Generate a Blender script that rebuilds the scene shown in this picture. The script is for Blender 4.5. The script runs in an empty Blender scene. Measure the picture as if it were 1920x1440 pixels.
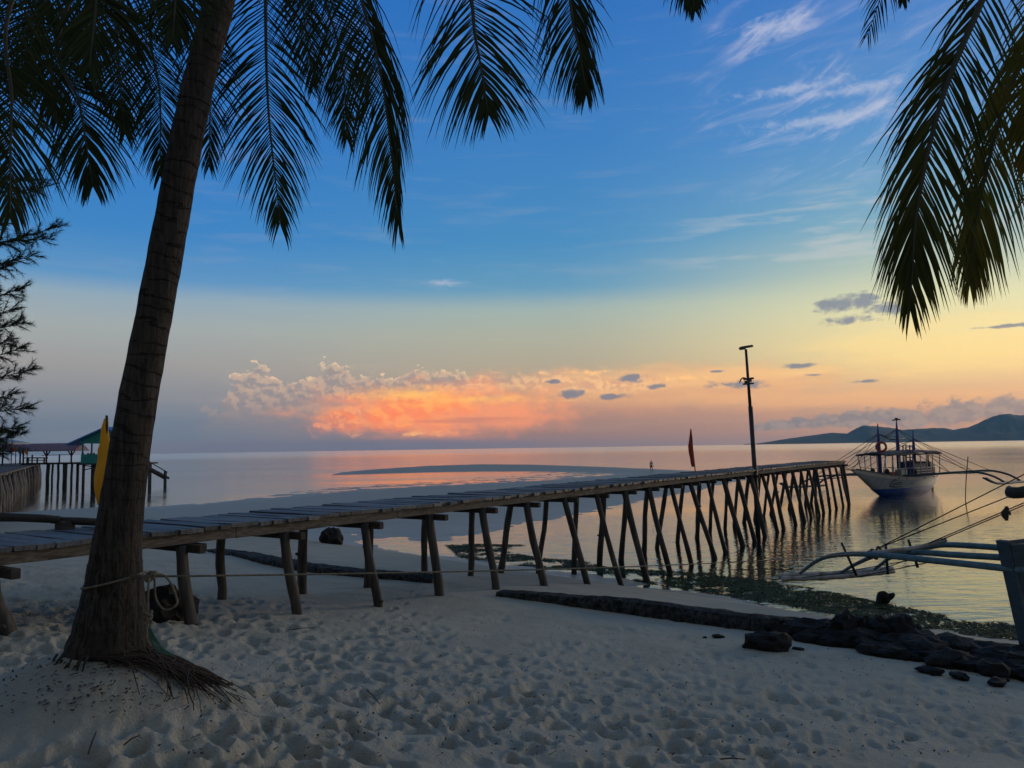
import bpy, math, random
import numpy as np
from mathutils import Vector, Matrix, noise as mnoise

random.seed(7)
RNG = np.random.default_rng(7)
SC = bpy.context.scene
COL = SC.collection
R = math.radians

# ------------------------------------------------------------------ camera
EYE = 4.0                       # metres above the water
F = 1440.0                      # focal length in photo pixels (photo 1920 x 1440)
PITCH = math.atan(120.0 / F)
ROLL = -math.atan(0.0155)
cam_data = bpy.data.cameras.new('camera')
cam = bpy.data.objects.new('camera', cam_data)
COL.objects.link(cam)
cam_data.sensor_width = 36.0
cam_data.lens = 36.0 * F / 1920.0
cam_data.clip_start = 0.05
cam_data.clip_end = 120000.0
CAM_M = Matrix.Translation((0, 0, EYE)) @ Matrix.Rotation(math.pi / 2 + PITCH, 4, 'X') @ Matrix.Rotation(ROLL, 4, 'Z')
cam.matrix_world = CAM_M
SC.camera = cam
CAM_R = CAM_M.to_3x3()


def ray(px, py):
    return (CAM_R @ Vector(((px - 960) / F, (720 - py) / F, -1.0))).normalized()


def W(px, py, Y):
    d = ray(px, py)
    return Vector((0, 0, EYE)) + d * (Y / d.y)


def onz(px, py, z=0.0):
    d = ray(px, py)
    return Vector((0, 0, EYE)) + d * ((z - EYE) / d.z)


def azel(px, py):
    d = ray(px, py)
    return math.degrees(math.atan2(d.x, d.y)), math.degrees(math.asin(d.z))


def lin(c):
    return tuple(((v / 255.0) / 12.92 if v / 255.0 <= 0.04045 else ((v / 255.0 + 0.055) / 1.055) ** 2.4) for v in c)


# ------------------------------------------------------------------ node helper
class S:
    """a thin wrapper over a node socket with arithmetic"""
    nt = None

    def __init__(self, sock):
        self.s = sock

    @staticmethod
    def m(op, a, b=None, c=None, clamp=False):
        n = S.nt.nodes.new('ShaderNodeMath')
        n.operation = op
        n.use_clamp = clamp
        for i, v in enumerate((a, b, c)):
            if v is None:
                continue
            if isinstance(v, S):
                S.nt.links.new(v.s, n.inputs[i])
            else:
                n.inputs[i].default_value = v
        return S(n.outputs[0])

    def __add__(self, o): return S.m('ADD', self, o)
    __radd__ = __add__
    def __sub__(self, o): return S.m('SUBTRACT', self, o)
    def __rsub__(self, o): return S.m('SUBTRACT', o, self)
    def __mul__(self, o): return S.m('MULTIPLY', self, o)
    __rmul__ = __mul__
    def __truediv__(self, o): return S.m('DIVIDE', self, o)
    def __pow__(self, o): return S.m('POWER', self, o)


def smooth(x, a, b, lo=0.0, hi=1.0):
    n = S.nt.nodes.new('ShaderNodeMapRange')
    n.interpolation_type = 'SMOOTHSTEP'
    S.nt.links.new(x.s, n.inputs[0])
    for i, v in zip((1, 2, 3, 4), (a, b, lo, hi)):
        n.inputs[i].default_value = v
    return S(n.outputs[0])


def vec(x, y, z=0.0):
    n = S.nt.nodes.new('ShaderNodeCombineXYZ')
    for i, v in enumerate((x, y, z)):
        if isinstance(v, S):
            S.nt.links.new(v.s, n.inputs[i])
        else:
            n.inputs[i].default_value = v
    return S(n.outputs[0])


def noise_tex(v, scale=1.0, detail=4.0, rough=0.55, dist=0.0, out=0, dims='3D'):
    n = S.nt.nodes.new('ShaderNodeTexNoise')
    if v is not None:
        S.nt.links.new(v.s, n.inputs['Vector'])
    n.noise_dimensions = dims
    n.inputs['Scale'].default_value = scale
    n.inputs['Detail'].default_value = detail
    n.inputs['Roughness'].default_value = rough
    n.inputs['Distortion'].default_value = dist
    return S(n.outputs[out])


def mixc(f, a, b, blend='MIX'):
    n = S.nt.nodes.new('ShaderNodeMix')
    n.data_type = 'RGBA'
    n.blend_type = blend
    for i, v in ((0, f), (6, a), (7, b)):
        if isinstance(v, S):
            S.nt.links.new(v.s, n.inputs[i])
        elif i == 0:
            n.inputs[0].default_value = v
        else:
            n.inputs[i].default_value = (*v[:3], 1.0)
    return S(n.outputs[2])


def ramp(f, stops, interp='LINEAR'):
    n = S.nt.nodes.new('ShaderNodeValToRGB')
    cr = n.color_ramp
    cr.interpolation = interp
    while len(cr.elements) < len(stops):
        cr.elements.new(0.5)
    for e, (p, c) in zip(cr.elements, stops):
        e.position = p
        e.color = (*c[:3], 1.0)
    S.nt.links.new(f.s, n.inputs[0])
    return S(n.outputs[0])


# ------------------------------------------------------------------ world sky
SUN_AZ, SUN_EL = 52.0, 8.0       # degrees to the right of the view, above the horizon
world = bpy.data.worlds.new('World')
SC.world = world
world.use_nodes = True
world.cycles.sampling_method = 'MANUAL'
world.cycles.sample_map_resolution = 256
nt = world.node_tree
for n in list(nt.nodes):
    nt.nodes.remove(n)
S.nt = nt
tc = nt.nodes.new('ShaderNodeTexCoord')
sep = nt.nodes.new('ShaderNodeSeparateXYZ')
nt.links.new(tc.outputs['Generated'], sep.inputs[0])
dx, dy, dz = S(sep.outputs[0]), S(sep.outputs[1]), S(sep.outputs[2])
AZ = S.m('ARCTAN2', dx, dy) * (180 / math.pi)
EL = S.m('ARCSINE', dz) * (180 / math.pi)
AE = vec(AZ, EL, 0.0)                       # direction in degrees
ELF = S.m('SQRT', S.m('MAXIMUM', EL, 0.0) / 90.0)


def elramp(stops):
    # square-root spacing gives the horizon more room
    return ramp(ELF, [(math.sqrt(e / 90.0), lin(c)) for e, c in stops])


ZEN = [(45, (66, 102, 140)), (62, (80, 97, 110)), (90, (82, 95, 103))]
SKY_L = elramp([(0, (80, 108, 142)), (2, (98, 120, 150)), (4, (126, 134, 148)), (6, (146, 147, 150)), (8.5, (150, 160, 163)),
                (10.5, (134, 158, 176)), (11.8, (84, 138, 186)), (15, (52, 122, 186)), (22, (40, 110, 184)), (32, (32, 98, 178))] + ZEN)
SKY_C = elramp([(0, (112, 112, 132)), (1.2, (140, 117, 120)), (3.5, (168, 137, 120)), (6, (166, 157, 138)), (8.5, (160, 166, 152)),
                (10.3, (148, 168, 166)), (11.8, (90, 144, 178)), (15, (62, 130, 181)), (22, (50, 116, 180)), (32, (36, 101, 175))] + ZEN)
SKY_R = elramp([(0, (150, 130, 128)), (1.5, (172, 142, 130)), (3.2, (202, 168, 136)), (5, (224, 198, 140)), (7.2, (224, 210, 154)),
                (9.5, (206, 208, 168)), (12, (166, 184, 172)), (15, (114, 160, 182)), (21, (76, 134, 189)), (31, (52, 108, 182))] + ZEN)
SKY_B = elramp([(0, (84, 82, 84)), (6, (98, 92, 92)), (20, (92, 92, 94)), (45, (86, 92, 100)), (90, (96, 96, 98))])
c = mixc(smooth(AZ, -26, 2), SKY_L, SKY_C)
c = mixc(smooth(AZ, 2, 31), c, SKY_R)
ABSAZ = S.m('ABSOLUTE', AZ - 15.0)
c = mixc(smooth(ABSAZ, 70, 150), c, SKY_B)


def vmul(v, k, add=(0, 0, 0)):
    n = S.nt.nodes.new('ShaderNodeVectorMath')
    n.operation = 'MULTIPLY_ADD'
    S.nt.links.new(v.s, n.inputs[0])
    n.inputs[1].default_value = k
    n.inputs[2].default_value = add
    return S(n.outputs[0])


def vlen(v):
    n = S.nt.nodes.new('ShaderNodeVectorMath')
    n.operation = 'LENGTH'
    S.nt.links.new(v.s, n.inputs[0])
    return S(n.outputs['Value'])


def puff_tex(v, detail=3.0):
    n = S.nt.nodes.new('ShaderNodeTexVoronoi')
    n.feature = 'F1'
    n.voronoi_dimensions = '2D'
    n.inputs['Detail'].default_value = detail
    n.inputs['Roughness'].default_value = 0.55
    n.inputs['Lacunarity'].default_value = 2.1
    n.inputs['Scale'].default_value = 1.0
    S.nt.links.new(v.s, n.inputs['Vector'])
    return S(n.outputs['Distance'])


n_mid = noise_tex(vmul(AE, (0.33, 0.62, 0), (9.4, 3.0, 0)), 1.0, 4, 0.6, 0, dims='2D') - 0.5
n_fine = noise_tex(vmul(AE, (1.1, 2.0, 0), (3.1, 7.0, 0)), 1.0, 5, 0.65, 0.35, dims='2D') - 0.5
n_str = noise_tex(vmul(AE, (0.11, 0.95, 0), (1.7, 0, 0)), 1.0, 4, 0.6, 0.0, dims='2D') - 0.5
warp = noise_tex(vmul(AE, (1.3, 1.3, 0), (5.0, 1.0, 0)), 1.0, 3, 0.6, 0, dims='2D') - 0.5
puff = puff_tex(vec(AZ * 0.66 + warp * 0.5, EL * 0.86 + warp * 0.4), 4.0)      # rounded heads, 0 at the middle of a head


def shape(*els):
    """1 - distance in a union of ellipses given in photo pixels, measured as directions"""
    out = None
    for (px, py, wx, wy) in els:
        a0, e0 = azel(px, py)
        ka, ke = 1.0 / math.degrees(wx / F), 1.0 / math.degrees(wy / F)
        d = vlen(vmul(AE, (ka, ke, 0), (-a0 * ka, -e0 * ke, 0)))
        out = d if out is None else S.m('MINIMUM', out, d)
    return 1.0 - out


def lay(mask, col, k=1.0):
    global c
    c = mixc(mask * k, c, col if isinstance(col, S) else lin(col))


# faint horizontal streaks through the whole sky
lay(smooth(n_str, 0.0, 0.28, 0.0, 0.07), (196, 184, 170))
c_base = c
# hazy peach bank running to the right of the storm cloud
lay(smooth(shape((1230, 730, 520, 54)) + n_mid * 0.9, 0.0, 0.8), (218, 164, 120), 0.75)
lay(smooth(shape((1250, 712, 460, 34)) + n_str * 2.0 + n_fine * 0.5, 0.0, 0.9), (240, 192, 128), 0.55)
lay(smooth(shape((1200, 770, 560, 20)) + n_str * 2.4, 0.0, 0.9), (176, 132, 122), 0.5)
lay(smooth(shape((1560, 748, 420, 24)) + n_str * 1.6, 0.0, 0.8), (226, 178, 126), 0.6)
lay(smooth(shape((1800, 650, 300, 60)) + n_str * 1.6, 0.0, 0.9), (238, 212, 140), 0.6)
# storm cloud: billowing heads shaded from the upper right
puff2 = puff_tex(vec(AZ * 0.66 + warp * 0.5 + 0.13, EL * 0.86 + warp * 0.4 + 0.22), 4.0)
relief = smooth((puff2 - puff) + n_fine * 0.25, -0.22, 0.30)
body = shape((478, 738, 56, 56), (528, 752, 58, 44), (620, 730, 64, 54), (580, 772, 110, 60), (690, 744, 110, 46), (805, 728, 130, 38), (560, 805, 190, 50), (450, 800, 80, 60))
fb = body - puff * 0.62 + n_fine * 0.16 + 0.40
lay(smooth(shape((960, 716, 260, 32), (1130, 722, 220, 28)) + n_mid * 0.9 + n_fine * 0.6 - puff * 0.3 + 0.1, 0.0, 0.7), mixc(relief, lin((190, 146, 130)), lin((238, 192, 142))), 0.6)
lay(smooth(fb, 0.0, 0.22) * smooth(EL, 0.5, 3.8), mixc(relief * smooth(EL, 1.6, 4.6), lin((140, 132, 138)), lin((200, 172, 150))), 0.60)
lay(smooth(fb, 0.22, 0.05) * smooth(fb, 0.0, 0.06) * smooth(EL, 3.4, 5.4) * relief, (250, 214, 170), 0.6)
# its glowing heart
glow = shape((830, 772, 320, 70))
lay(smooth(glow + n_mid * 0.8 + n_fine * 0.3, 0.0, 0.8), (244, 154, 104), 0.9)
heart = shape((745, 778, 180, 56), (650, 786, 76, 40), (790, 760, 170, 40))
fh = heart - puff * 0.40 + n_fine * 0.4 + 0.30
lay(smooth(fh, 0.0, 0.95) * smooth(EL, 0.3, 1.7), mixc(relief, lin((250, 134, 68)), lin((255, 166, 84))), 0.92)
lay(smooth(shape((775, 742, 150, 30), (900, 748, 170, 14)) + n_str * 1.4 + n_fine * 1.0 + n_mid * 0.8, 0.0, 1.5), (255, 206, 92), 0.85)
lay(smooth(shape((840, 790, 150, 5), (905, 785, 120, 4), (700, 806, 60, 4)) + n_str * 1.4 + n_fine * 0.8, 0.0, 1.0), (176, 112, 104), 0.45)
fd = shape((640, 792, 46, 26), (668, 770, 30, 16), (596, 808, 60, 24)) - puff * 0.7 + n_fine * 0.4 + 0.25
lay(smooth(fd, 0.0, 0.4) * smooth(EL, 0.5, 1.8), mixc(relief, lin((150, 120, 122)), lin((240, 160, 120))), 0.45)
fr2 = shape((760, 814, 260, 11), (1285, 708, 90, 11), (1090, 698, 140, 9), (1080, 751, 120, 4)) - puff * 0.8 + n_fine * 0.9 + n_mid * 0.8 + 0.14
lay(smooth(fr2, 0.0, 0.6), (255, 200, 124), 0.6)
# low blue-grey murk on the horizon
lay(smooth(EL, 1.1, 0.1) * smooth(ABSAZ, 80, 50), (110, 114, 140), 0.5)
lay(smooth(shape((600, 838, 520, 20)) + n_mid * 0.8, 0.0, 0.7), (98, 108, 140), 0.85)
# small dark cumulus in front
dk = shape((1070, 738, 40, 15), (1186, 710, 46, 14), (1150, 743, 60, 10), (1228, 724, 28, 8), (1385, 720, 76, 15), (1035, 716, 22, 7), (1500, 686, 44, 7), (1528, 703, 34, 5), (1620, 715, 32, 5), (1345, 696, 26, 4), (1880, 612, 80, 5))
lay(smooth(dk - puff * 0.55 + n_fine * 0.9 + 0.20, 0.0, 0.5), (94, 110, 138), 0.85)
dk2 = shape((1560, 572, 60, 20), (1610, 564, 70, 24), (1660, 578, 60, 18), (1590, 600, 66, 14))
lay(smooth(dk2 - puff * 0.45 + n_fine * 1.2 + 0.18, 0.0, 0.6), (112, 122, 140), 0.9)
# grey bank over the hills
gb = shape((1500, 794, 100, 16), (1590, 788, 110, 20), (1700, 783, 140, 25), (1790, 774, 110, 31), (1890, 766, 110, 26), (1440, 801, 50, 9), (1990, 768, 200, 28))
lay(smooth(gb - puff * 0.5 + n_fine * 0.6 + 0.24, 0.0, 0.35), mixc(relief, lin((104, 116, 138)), lin((134, 136, 146))), 0.9)

c_low = c
c = c_base
# cirrus high on the right, rising to the right
ca, sa = math.cos(R(17)), math.sin(R(17))
n_cir = noise_tex(vec((AZ * ca + EL * sa) * 0.10, (EL * ca - AZ * sa) * 0.62), 1.0, 6, 0.66, 0.5, dims='2D') - 0.5
lay(smooth(shape((1590, 190, 330, 190), (1440, 60, 150, 80)) + n_mid * 0.6, 0.0, 0.7) * smooth(n_cir, -0.02, 0.26), (190, 190, 210), 0.48)
lay(smooth(shape((1560, 222, 190, 18), (1500, 165, 150, 15), (1610, 165, 120, 14), (1450, 50, 80, 24), (838, 531, 44, 9)) + n_fine * 1.6 + n_cir, 0.0, 1.2), (182, 188, 208), 0.55)
lay(smooth(shape((1600, 430, 430, 105)), 0.0, 0.8) * smooth(n_str, -0.04, 0.18), (180, 186, 190), 0.5)
c_high = c

sky = nt.nodes.new('ShaderNodeTexSky')
sky.sky_type = 'NISHITA'
sky.sun_disc = False
sky.sun_elevation = R(SUN_EL)
sky.sun_rotation = R(SUN_AZ)
sky.air_density = 1.0
sky.dust_density = 1.0


def background(col):
    sc = nt.nodes.new('ShaderNodeVectorMath')
    sc.operation = 'SCALE'
    sc.inputs['Scale'].default_value = 10.0
    nt.links.new(col.s, sc.inputs[0])
    bg = nt.nodes.new('ShaderNodeBackground')
    bg.inputs['Strength'].default_value = 0.1
    nt.links.new(mixc(0.06, S(sc.outputs[0]), S(sky.outputs[0])).s, bg.inputs['Color'])
    return bg.outputs[0]


def choose(f, a, b):
    mixs = nt.nodes.new('ShaderNodeMixShader')
    nt.links.new(f.s, mixs.inputs[0])
    nt.links.new(a, mixs.inputs[1])
    nt.links.new(b, mixs.inputs[2])
    return mixs.outputs[0]


# clouds are only worked out in the parts of the sky that hold them
in_low = S.m('LESS_THAN', EL, 12.0) * S.m('GREATER_THAN', EL, -0.5) * S.m('LESS_THAN', S.m('ABSOLUTE', AZ - 8.0), 38.0)
in_high = S.m('GREATER_THAN', EL, 12.0) * S.m('LESS_THAN', EL, 38.0) * S.m('LESS_THAN', S.m('ABSOLUTE', AZ - 18.0), 28.0)
surf = choose(in_low, choose(in_high, background(c_base), background(c_high)), background(c_low))
wo = nt.nodes.new('ShaderNodeOutputWorld')
nt.links.new(surf, wo.inputs['Surface'])

sun_data = bpy.data.lights.new('sun', 'SUN')
sun_data.energy = 0.5
sun_data.angle = R(12)
sun_data.color = (1.0, 0.80, 0.58)
sun = bpy.data.objects.new('sun', sun_data)
COL.objects.link(sun)
sd = Vector((math.sin(R(SUN_AZ)) * math.cos(R(SUN_EL)), math.cos(R(SUN_AZ)) * math.cos(R(SUN_EL)), math.sin(R(SUN_EL))))
sun.rotation_euler = (-sd).to_track_quat('-Z', 'Y').to_euler()
sun.location = sd * 60

vs = SC.view_settings
vs.view_transform = 'Standard'
vs.look = 'None'
vs.exposure = 0.3
vs.gamma = 1.0
vs.use_curve_mapping = False
SC.render.engine = 'CYCLES'
SC.cycles.use_denoising = True
SC.cycles.max_bounces = 5
SC.cycles.diffuse_bounces = 2
SC.cycles.transparent_max_bounces = 12
SC.cycles.volume_bounces = 0


# ------------------------------------------------------------------ materials
def new_mat(name):
    m = bpy.data.materials.new(name)
    m.use_nodes = True
    S.nt = m.node_tree
    b = m.node_tree.nodes['Principled BSDF']
    return m, b


def link(a, b):
    S.nt.links.new(a.s if isinstance(a, S) else a, b)


def coord(kind='Object'):
    if kind == 'Position':
        g = S.nt.nodes.new('ShaderNodeNewGeometry')
        return S(g.outputs['Position'])
    t = S.nt.nodes.new('ShaderNodeTexCoord')
    return S(t.outputs[kind])


def sxyz(v):
    n = S.nt.nodes.new('ShaderNodeSeparateXYZ')
    S.nt.links.new(v.s, n.inputs[0])
    return S(n.outputs[0]), S(n.outputs[1]), S(n.outputs[2])


def scaled(v, sx, sy, sz):
    n = S.nt.nodes.new('ShaderNodeVectorMath')
    n.operation = 'MULTIPLY'
    S.nt.links.new(v.s, n.inputs[0])
    n.inputs[1].default_value = (sx, sy, sz)
    return S(n.outputs[0])


def bump(h, strength, dist, b, normal=None):
    n = S.nt.nodes.new('ShaderNodeBump')
    n.inputs['Strength'].default_value = strength
    n.inputs['Distance'].default_value = dist
    S.nt.links.new(h.s, n.inputs['Height'])
    if normal is not None:
        S.nt.links.new(normal, n.inputs['Normal'])
    if b is not None:
        S.nt.links.new(n.outputs[0], b.inputs['Normal'])
    return n.outputs[0]


def obj_random():
    n = S.nt.nodes.new('ShaderNodeObjectInfo')
    return S(n.outputs['Random'])


def mottled(name, c1, c2, scale=6.0, rough=0.8, stretch=(1, 1, 1), bstr=0.3, bdist=0.01, detail=6, kind='Object', c3=None, metallic=0.0, rnd=0.0, spec=0.5):
    m, b = new_mat(name)
    v = scaled(coord(kind), *stretch)
    f = noise_tex(v, scale, detail, 0.62)
    col = mixc(smooth(f, 0.3, 0.7), c1, c2)
    if c3 is not None:
        g = noise_tex(v, scale * 0.37, 4, 0.6)
        col = mixc(smooth(g, 0.5, 0.68), col, c3)
    if rnd:
        k = obj_random() * rnd + (1.0 - rnd * 0.5)
        col = mixc(1.0, col, vec(k, k, k), 'MULTIPLY')
    link(col, b.inputs['Base Color'])
    b.inputs['Roughness'].default_value = rough
    b.inputs['Metallic'].default_value = metallic
    b.inputs['Specular IOR Level'].default_value = spec
    if bstr:
        bump(f, bstr, bdist, b)
    return m


M = {}
M['plank'] = mottled('plank_wood', (0.05, 0.052, 0.056), (0.13, 0.132, 0.135), 5.0, 0.6, (10, 0.8, 10), 0.6, 0.008, rnd=1.0, c3=(0.035, 0.035, 0.038))
M['beam'] = mottled('beam_wood', (0.07, 0.06, 0.048), (0.175, 0.148, 0.116), 5.0, 0.9, (1.5, 1.5, 9), 0.5, 0.008, kind='Position', c3=(0.055, 0.045, 0.035))
M['cap'] = mottled('cap_wood', (0.022, 0.019, 0.016), (0.055, 0.046, 0.037), 6.0, 0.85, (2, 2, 6), 0.4, 0.008, kind='Position')
M['darkwood'] = mottled('dark_wood', (0.02, 0.018, 0.016), (0.05, 0.045, 0.04), 6.0, 0.8, (2, 2, 6), 0.4, 0.008)


def pile_material():
    m, b = new_mat('pile_wood')
    p = coord('Position')
    x, y, z = sxyz(p)
    f = noise_tex(scaled(p, 14, 14, 1.2), 1.0, 6, 0.62)
    col = mixc(smooth(f, 0.3, 0.72), (0.026, 0.023, 0.020), (0.092, 0.079, 0.064))
    wet = smooth(z + (noise_tex(p, 3.0, 3) - 0.5) * 0.4, 0.9, 0.35)      # tidal growth on the lower part
    col = mixc(wet, col, (0.022, 0.02, 0.016))
    link(col, b.inputs['Base Color'])
    b.inputs['Roughness'].default_value = 0.8
    bump(f, 0.6, 0.012, b)
    return m


M['pile'] = pile_material()


def bark_material():
    m, b = new_mat('palm_bark')
    p = coord('Object')
    x, y, z = sxyz(p)
    wob = noise_tex(scaled(p, 1.6, 1.6, 5.0), 1.0, 5, 0.65)
    ring = S.m('FRACT', (z + x * 0.25 + wob * 0.34) * 8.5)
    groove = smooth(S.m('ABSOLUTE', ring - 0.5), 0.40, 0.5) * smooth(noise_tex(scaled(p, 5, 5, 9), 1.0, 3), 0.34, 0.52) * smooth(z, 0.7, 2.2, 0.2, 1.0)
    crack = noise_tex(scaled(p, 30, 30, 3.2), 1.0, 7, 0.72, 0.8)
    fine = noise_tex(scaled(p, 46, 46, 30), 1.0, 5, 0.7)
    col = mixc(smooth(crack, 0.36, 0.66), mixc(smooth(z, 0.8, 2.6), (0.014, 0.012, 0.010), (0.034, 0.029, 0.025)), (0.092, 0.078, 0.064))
    col = mixc(groove * 0.7, col, (0.014, 0.012, 0.010))
    col = mixc(smooth(fine, 0.45, 0.7) * 0.4, col, (0.085, 0.072, 0.06))
    col = mixc(smooth(noise_tex(p, 2.1, 4), 0.5, 0.70) * 0.45, col, (0.030, 0.026, 0.022))
    link(col, b.inputs['Base Color'])
    b.inputs['Roughness'].default_value = 0.95
    b.inputs['Specular IOR Level'].default_value = 0.2
    h = crack * smooth(z, 0.8, 2.8, 1.0, 0.45) + fine * 0.5 - groove * 0.9
    bump(h, 1.0, 0.03, b)
    return m


M['bark'] = bark_material()


def leaf_material(name, c1, c2, trans):
    m, b = new_mat(name)
    p = coord('Position')
    f = noise_tex(p, 3.0, 4)
    col = mixc(smooth(f, 0.35, 0.65), c1, c2)
    link(col, b.inputs['Base Color'])
    b.inputs['Roughness'].default_value = 0.75
    b.inputs['Specular IOR Level'].default_value = 0.2
    t = S.nt.nodes.new('ShaderNodeBsdfTranslucent')
    link(col, t.inputs['Color'])
    mix = S.nt.nodes.new('ShaderNodeMixShader')
    mix.inputs[0].default_value = trans
    out = S.nt.nodes['Material Output']
    link(b.outputs[0], mix.inputs[1])
    link(t.outputs[0], mix.inputs[2])
    link(mix.outputs[0], out.inputs['Surface'])
    return m


M['leaf'] = leaf_material('palm_leaf', (0.020, 0.032, 0.012), (0.036, 0.050, 0.015), 0.10)
M['leaf_lit_tone'] = leaf_material('palm_leaf_lit_tone', (0.12, 0.12, 0.02), (0.20, 0.15, 0.03), 0.45)  # warm light on the right palm's fronds put into the leaf colour
M['leaf_half_lit_tone'] = leaf_material('palm_leaf_half_lit_tone', (0.040, 0.052, 0.012), (0.075, 0.080, 0.016), 0.3)  # palm leaf with a weaker warm light put into its colour
M['needle'] = leaf_material('needle_leaf', (0.030, 0.045, 0.028), (0.045, 0.06, 0.03), 0.1)
M['rachis'] = mottled('palm_midrib', (0.030, 0.030, 0.014), (0.05, 0.046, 0.022), 8, 0.6, bstr=0)
M['twig'] = mottled('twig_bark', (0.03, 0.025, 0.02), (0.06, 0.05, 0.04), 8, 0.9)
M['root'] = mottled('root_fibre', (0.018, 0.013, 0.010), (0.055, 0.036, 0.024), 20, 0.9)
M['rope'] = mottled('rope_fibre', (0.09, 0.075, 0.05), (0.20, 0.17, 0.115), 30, 0.9, (1, 1, 1), 0.8, 0.01)
M['rope_green'] = mottled('green_twine', (0.03, 0.10, 0.07), (0.06, 0.16, 0.11), 30, 0.9)
M['rope_dark'] = mottled('dark_line', (0.02, 0.02, 0.02), (0.05, 0.045, 0.04), 30, 0.8)
M['rock'] = mottled('coral_rock', (0.006, 0.006, 0.006), (0.036, 0.033, 0.029), 11, 0.8, bstr=1.0, bdist=0.06, c3=(0.012, 0.011, 0.010), rnd=1.0, spec=0.35)
M['slab'] = mottled('weedy_concrete', (0.010, 0.011, 0.012), (0.085, 0.09, 0.09), 13, 0.95, (1.0, 1.0, 1.0), 1.0, 0.05, kind='Position', c3=(0.012, 0.014, 0.012), detail=9, spec=0.15)
M['metal'] = mottled('dark_steel', (0.03, 0.03, 0.032), (0.06, 0.06, 0.06), 9, 0.5, bstr=0.1, metallic=0.3)
M['lamp_glass'] = mottled('solar_panel', (0.02, 0.025, 0.04), (0.03, 0.035, 0.05), 9, 0.2, bstr=0)
M['tape'] = mottled('white_clamp', (0.45, 0.45, 0.42), (0.55, 0.55, 0.5), 9, 0.6, bstr=0.1)
M['red'] = mottled('red_cloth', (0.30, 0.035, 0.02), (0.42, 0.06, 0.03), 5, 0.85, bstr=0.3)
M['yellow'] = mottled('yellow_cloth', (0.78, 0.34, 0.008), (0.88, 0.42, 0.015), 5, 0.75, (1, 1, 0.4), bstr=0.3)
M['orange'] = mottled('orange_cloth', (0.6, 0.22, 0.02), (0.7, 0.3, 0.03), 5, 0.75)
M['green'] = mottled('green_cloth', (0.03, 0.22, 0.12), (0.05, 0.28, 0.16), 5, 0.8)
M['white'] = mottled('boat_white', (0.28, 0.29, 0.28), (0.42, 0.43, 0.41), 2.2, 0.45, (1, 1, 2), 0.1, 0.01, c3=(0.30, 0.30, 0.28))
M['cream'] = mottled('boat_cream', (0.55, 0.47, 0.38), (0.68, 0.60, 0.50), 3, 0.5, bstr=0.1)
M['blue'] = mottled('boat_blue', (0.008, 0.04, 0.20), (0.015, 0.07, 0.28), 2.5, 0.4, bstr=0.1)
M['mastblue'] = mottled('mast_blue', (0.03, 0.035, 0.17), (0.05, 0.06, 0.26), 4, 0.5, bstr=0.1)
M['hullblue'] = mottled('hull_greyblue', (0.022, 0.046, 0.062), (0.045, 0.08, 0.10), 4, 0.6, (1, 1, 3), 0.3, 0.01)
M['boom'] = mottled('boom_bluegreen', (0.06, 0.11, 0.12), (0.12, 0.19, 0.20), 5, 0.6, bstr=0.2)
M['boomdark'] = mottled('boom_dark', (0.03, 0.05, 0.06), (0.06, 0.09, 0.10), 5, 0.6, bstr=0.2)
M['bamboo'] = mottled('pale_bamboo', (0.36, 0.33, 0.29), (0.56, 0.53, 0.48), 5, 0.6, bstr=0.3, c3=(0.22, 0.17, 0.13))
M['canvas'] = mottled('grey_canvas', (0.045, 0.045, 0.048), (0.10, 0.10, 0.10), 2, 0.9, bstr=0.2)
M['letter'] = mottled('black_letter_paint', (0.012, 0.012, 0.012), (0.02, 0.02, 0.02), 5, 0.6, bstr=0)
M['ring'] = mottled('ring_red', (0.34, 0.05, 0.02), (0.44, 0.08, 0.03), 5, 0.5, bstr=0)
M['teal'] = mottled('teal_paint', (0.015, 0.24, 0.23), (0.03, 0.32, 0.29), 3, 0.7, bstr=0.1)
M['skyblue'] = mottled('blue_sheet', (0.02, 0.14, 0.42), (0.03, 0.18, 0.5), 3, 0.5, bstr=0.1)
M['mauve'] = mottled('mauve_roof', (0.20, 0.12, 0.17), (0.30, 0.19, 0.24), 1.4, 0.7, (4, 1, 1), 0.3, 0.03)
M['greypost'] = mottled('grey_post', (0.05, 0.045, 0.04), (0.20, 0.175, 0.15), 3, 0.85, (4, 4, 0.7), 0.4, 0.02, rnd=0.5, kind='Position')
M['farwood'] = mottled('far_timber', (0.03, 0.028, 0.026), (0.06, 0.055, 0.05), 3, 0.85)
M['skin'] = mottled('skin', (0.20, 0.11, 0.07), (0.26, 0.15, 0.10), 8, 0.6, bstr=0)
M['hair'] = mottled('hair', (0.01, 0.009, 0.008), (0.02, 0.018, 0.015), 30, 0.6, bstr=0.2)
M['shirt'] = mottled('pale_shirt', (0.40, 0.44, 0.48), (0.52, 0.56, 0.60), 6, 0.9, bstr=0.1)
M['shorts'] = mottled('dark_shorts', (0.012, 0.012, 0.016), (0.025, 0.025, 0.03), 6, 0.9, bstr=0.1)
M['litter'] = mottled('leaf_litter', (0.02, 0.015, 0.012), (0.07, 0.05, 0.035), 4, 0.9, kind='Position')
M['weed'] = leaf_material('seaweed', (0.016, 0.034, 0.010), (0.045, 0.075, 0.018), 0.1)
M['forest'] = mottled('far_forest', (0.020, 0.045, 0.035), (0.045, 0.075, 0.045), 0.0035, 0.95, bstr=0, kind='Position')
M['metalgrey'] = mottled('engine_grey', (0.06, 0.06, 0.065), (0.12, 0.12, 0.12), 5, 0.5, bstr=0.1)


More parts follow.
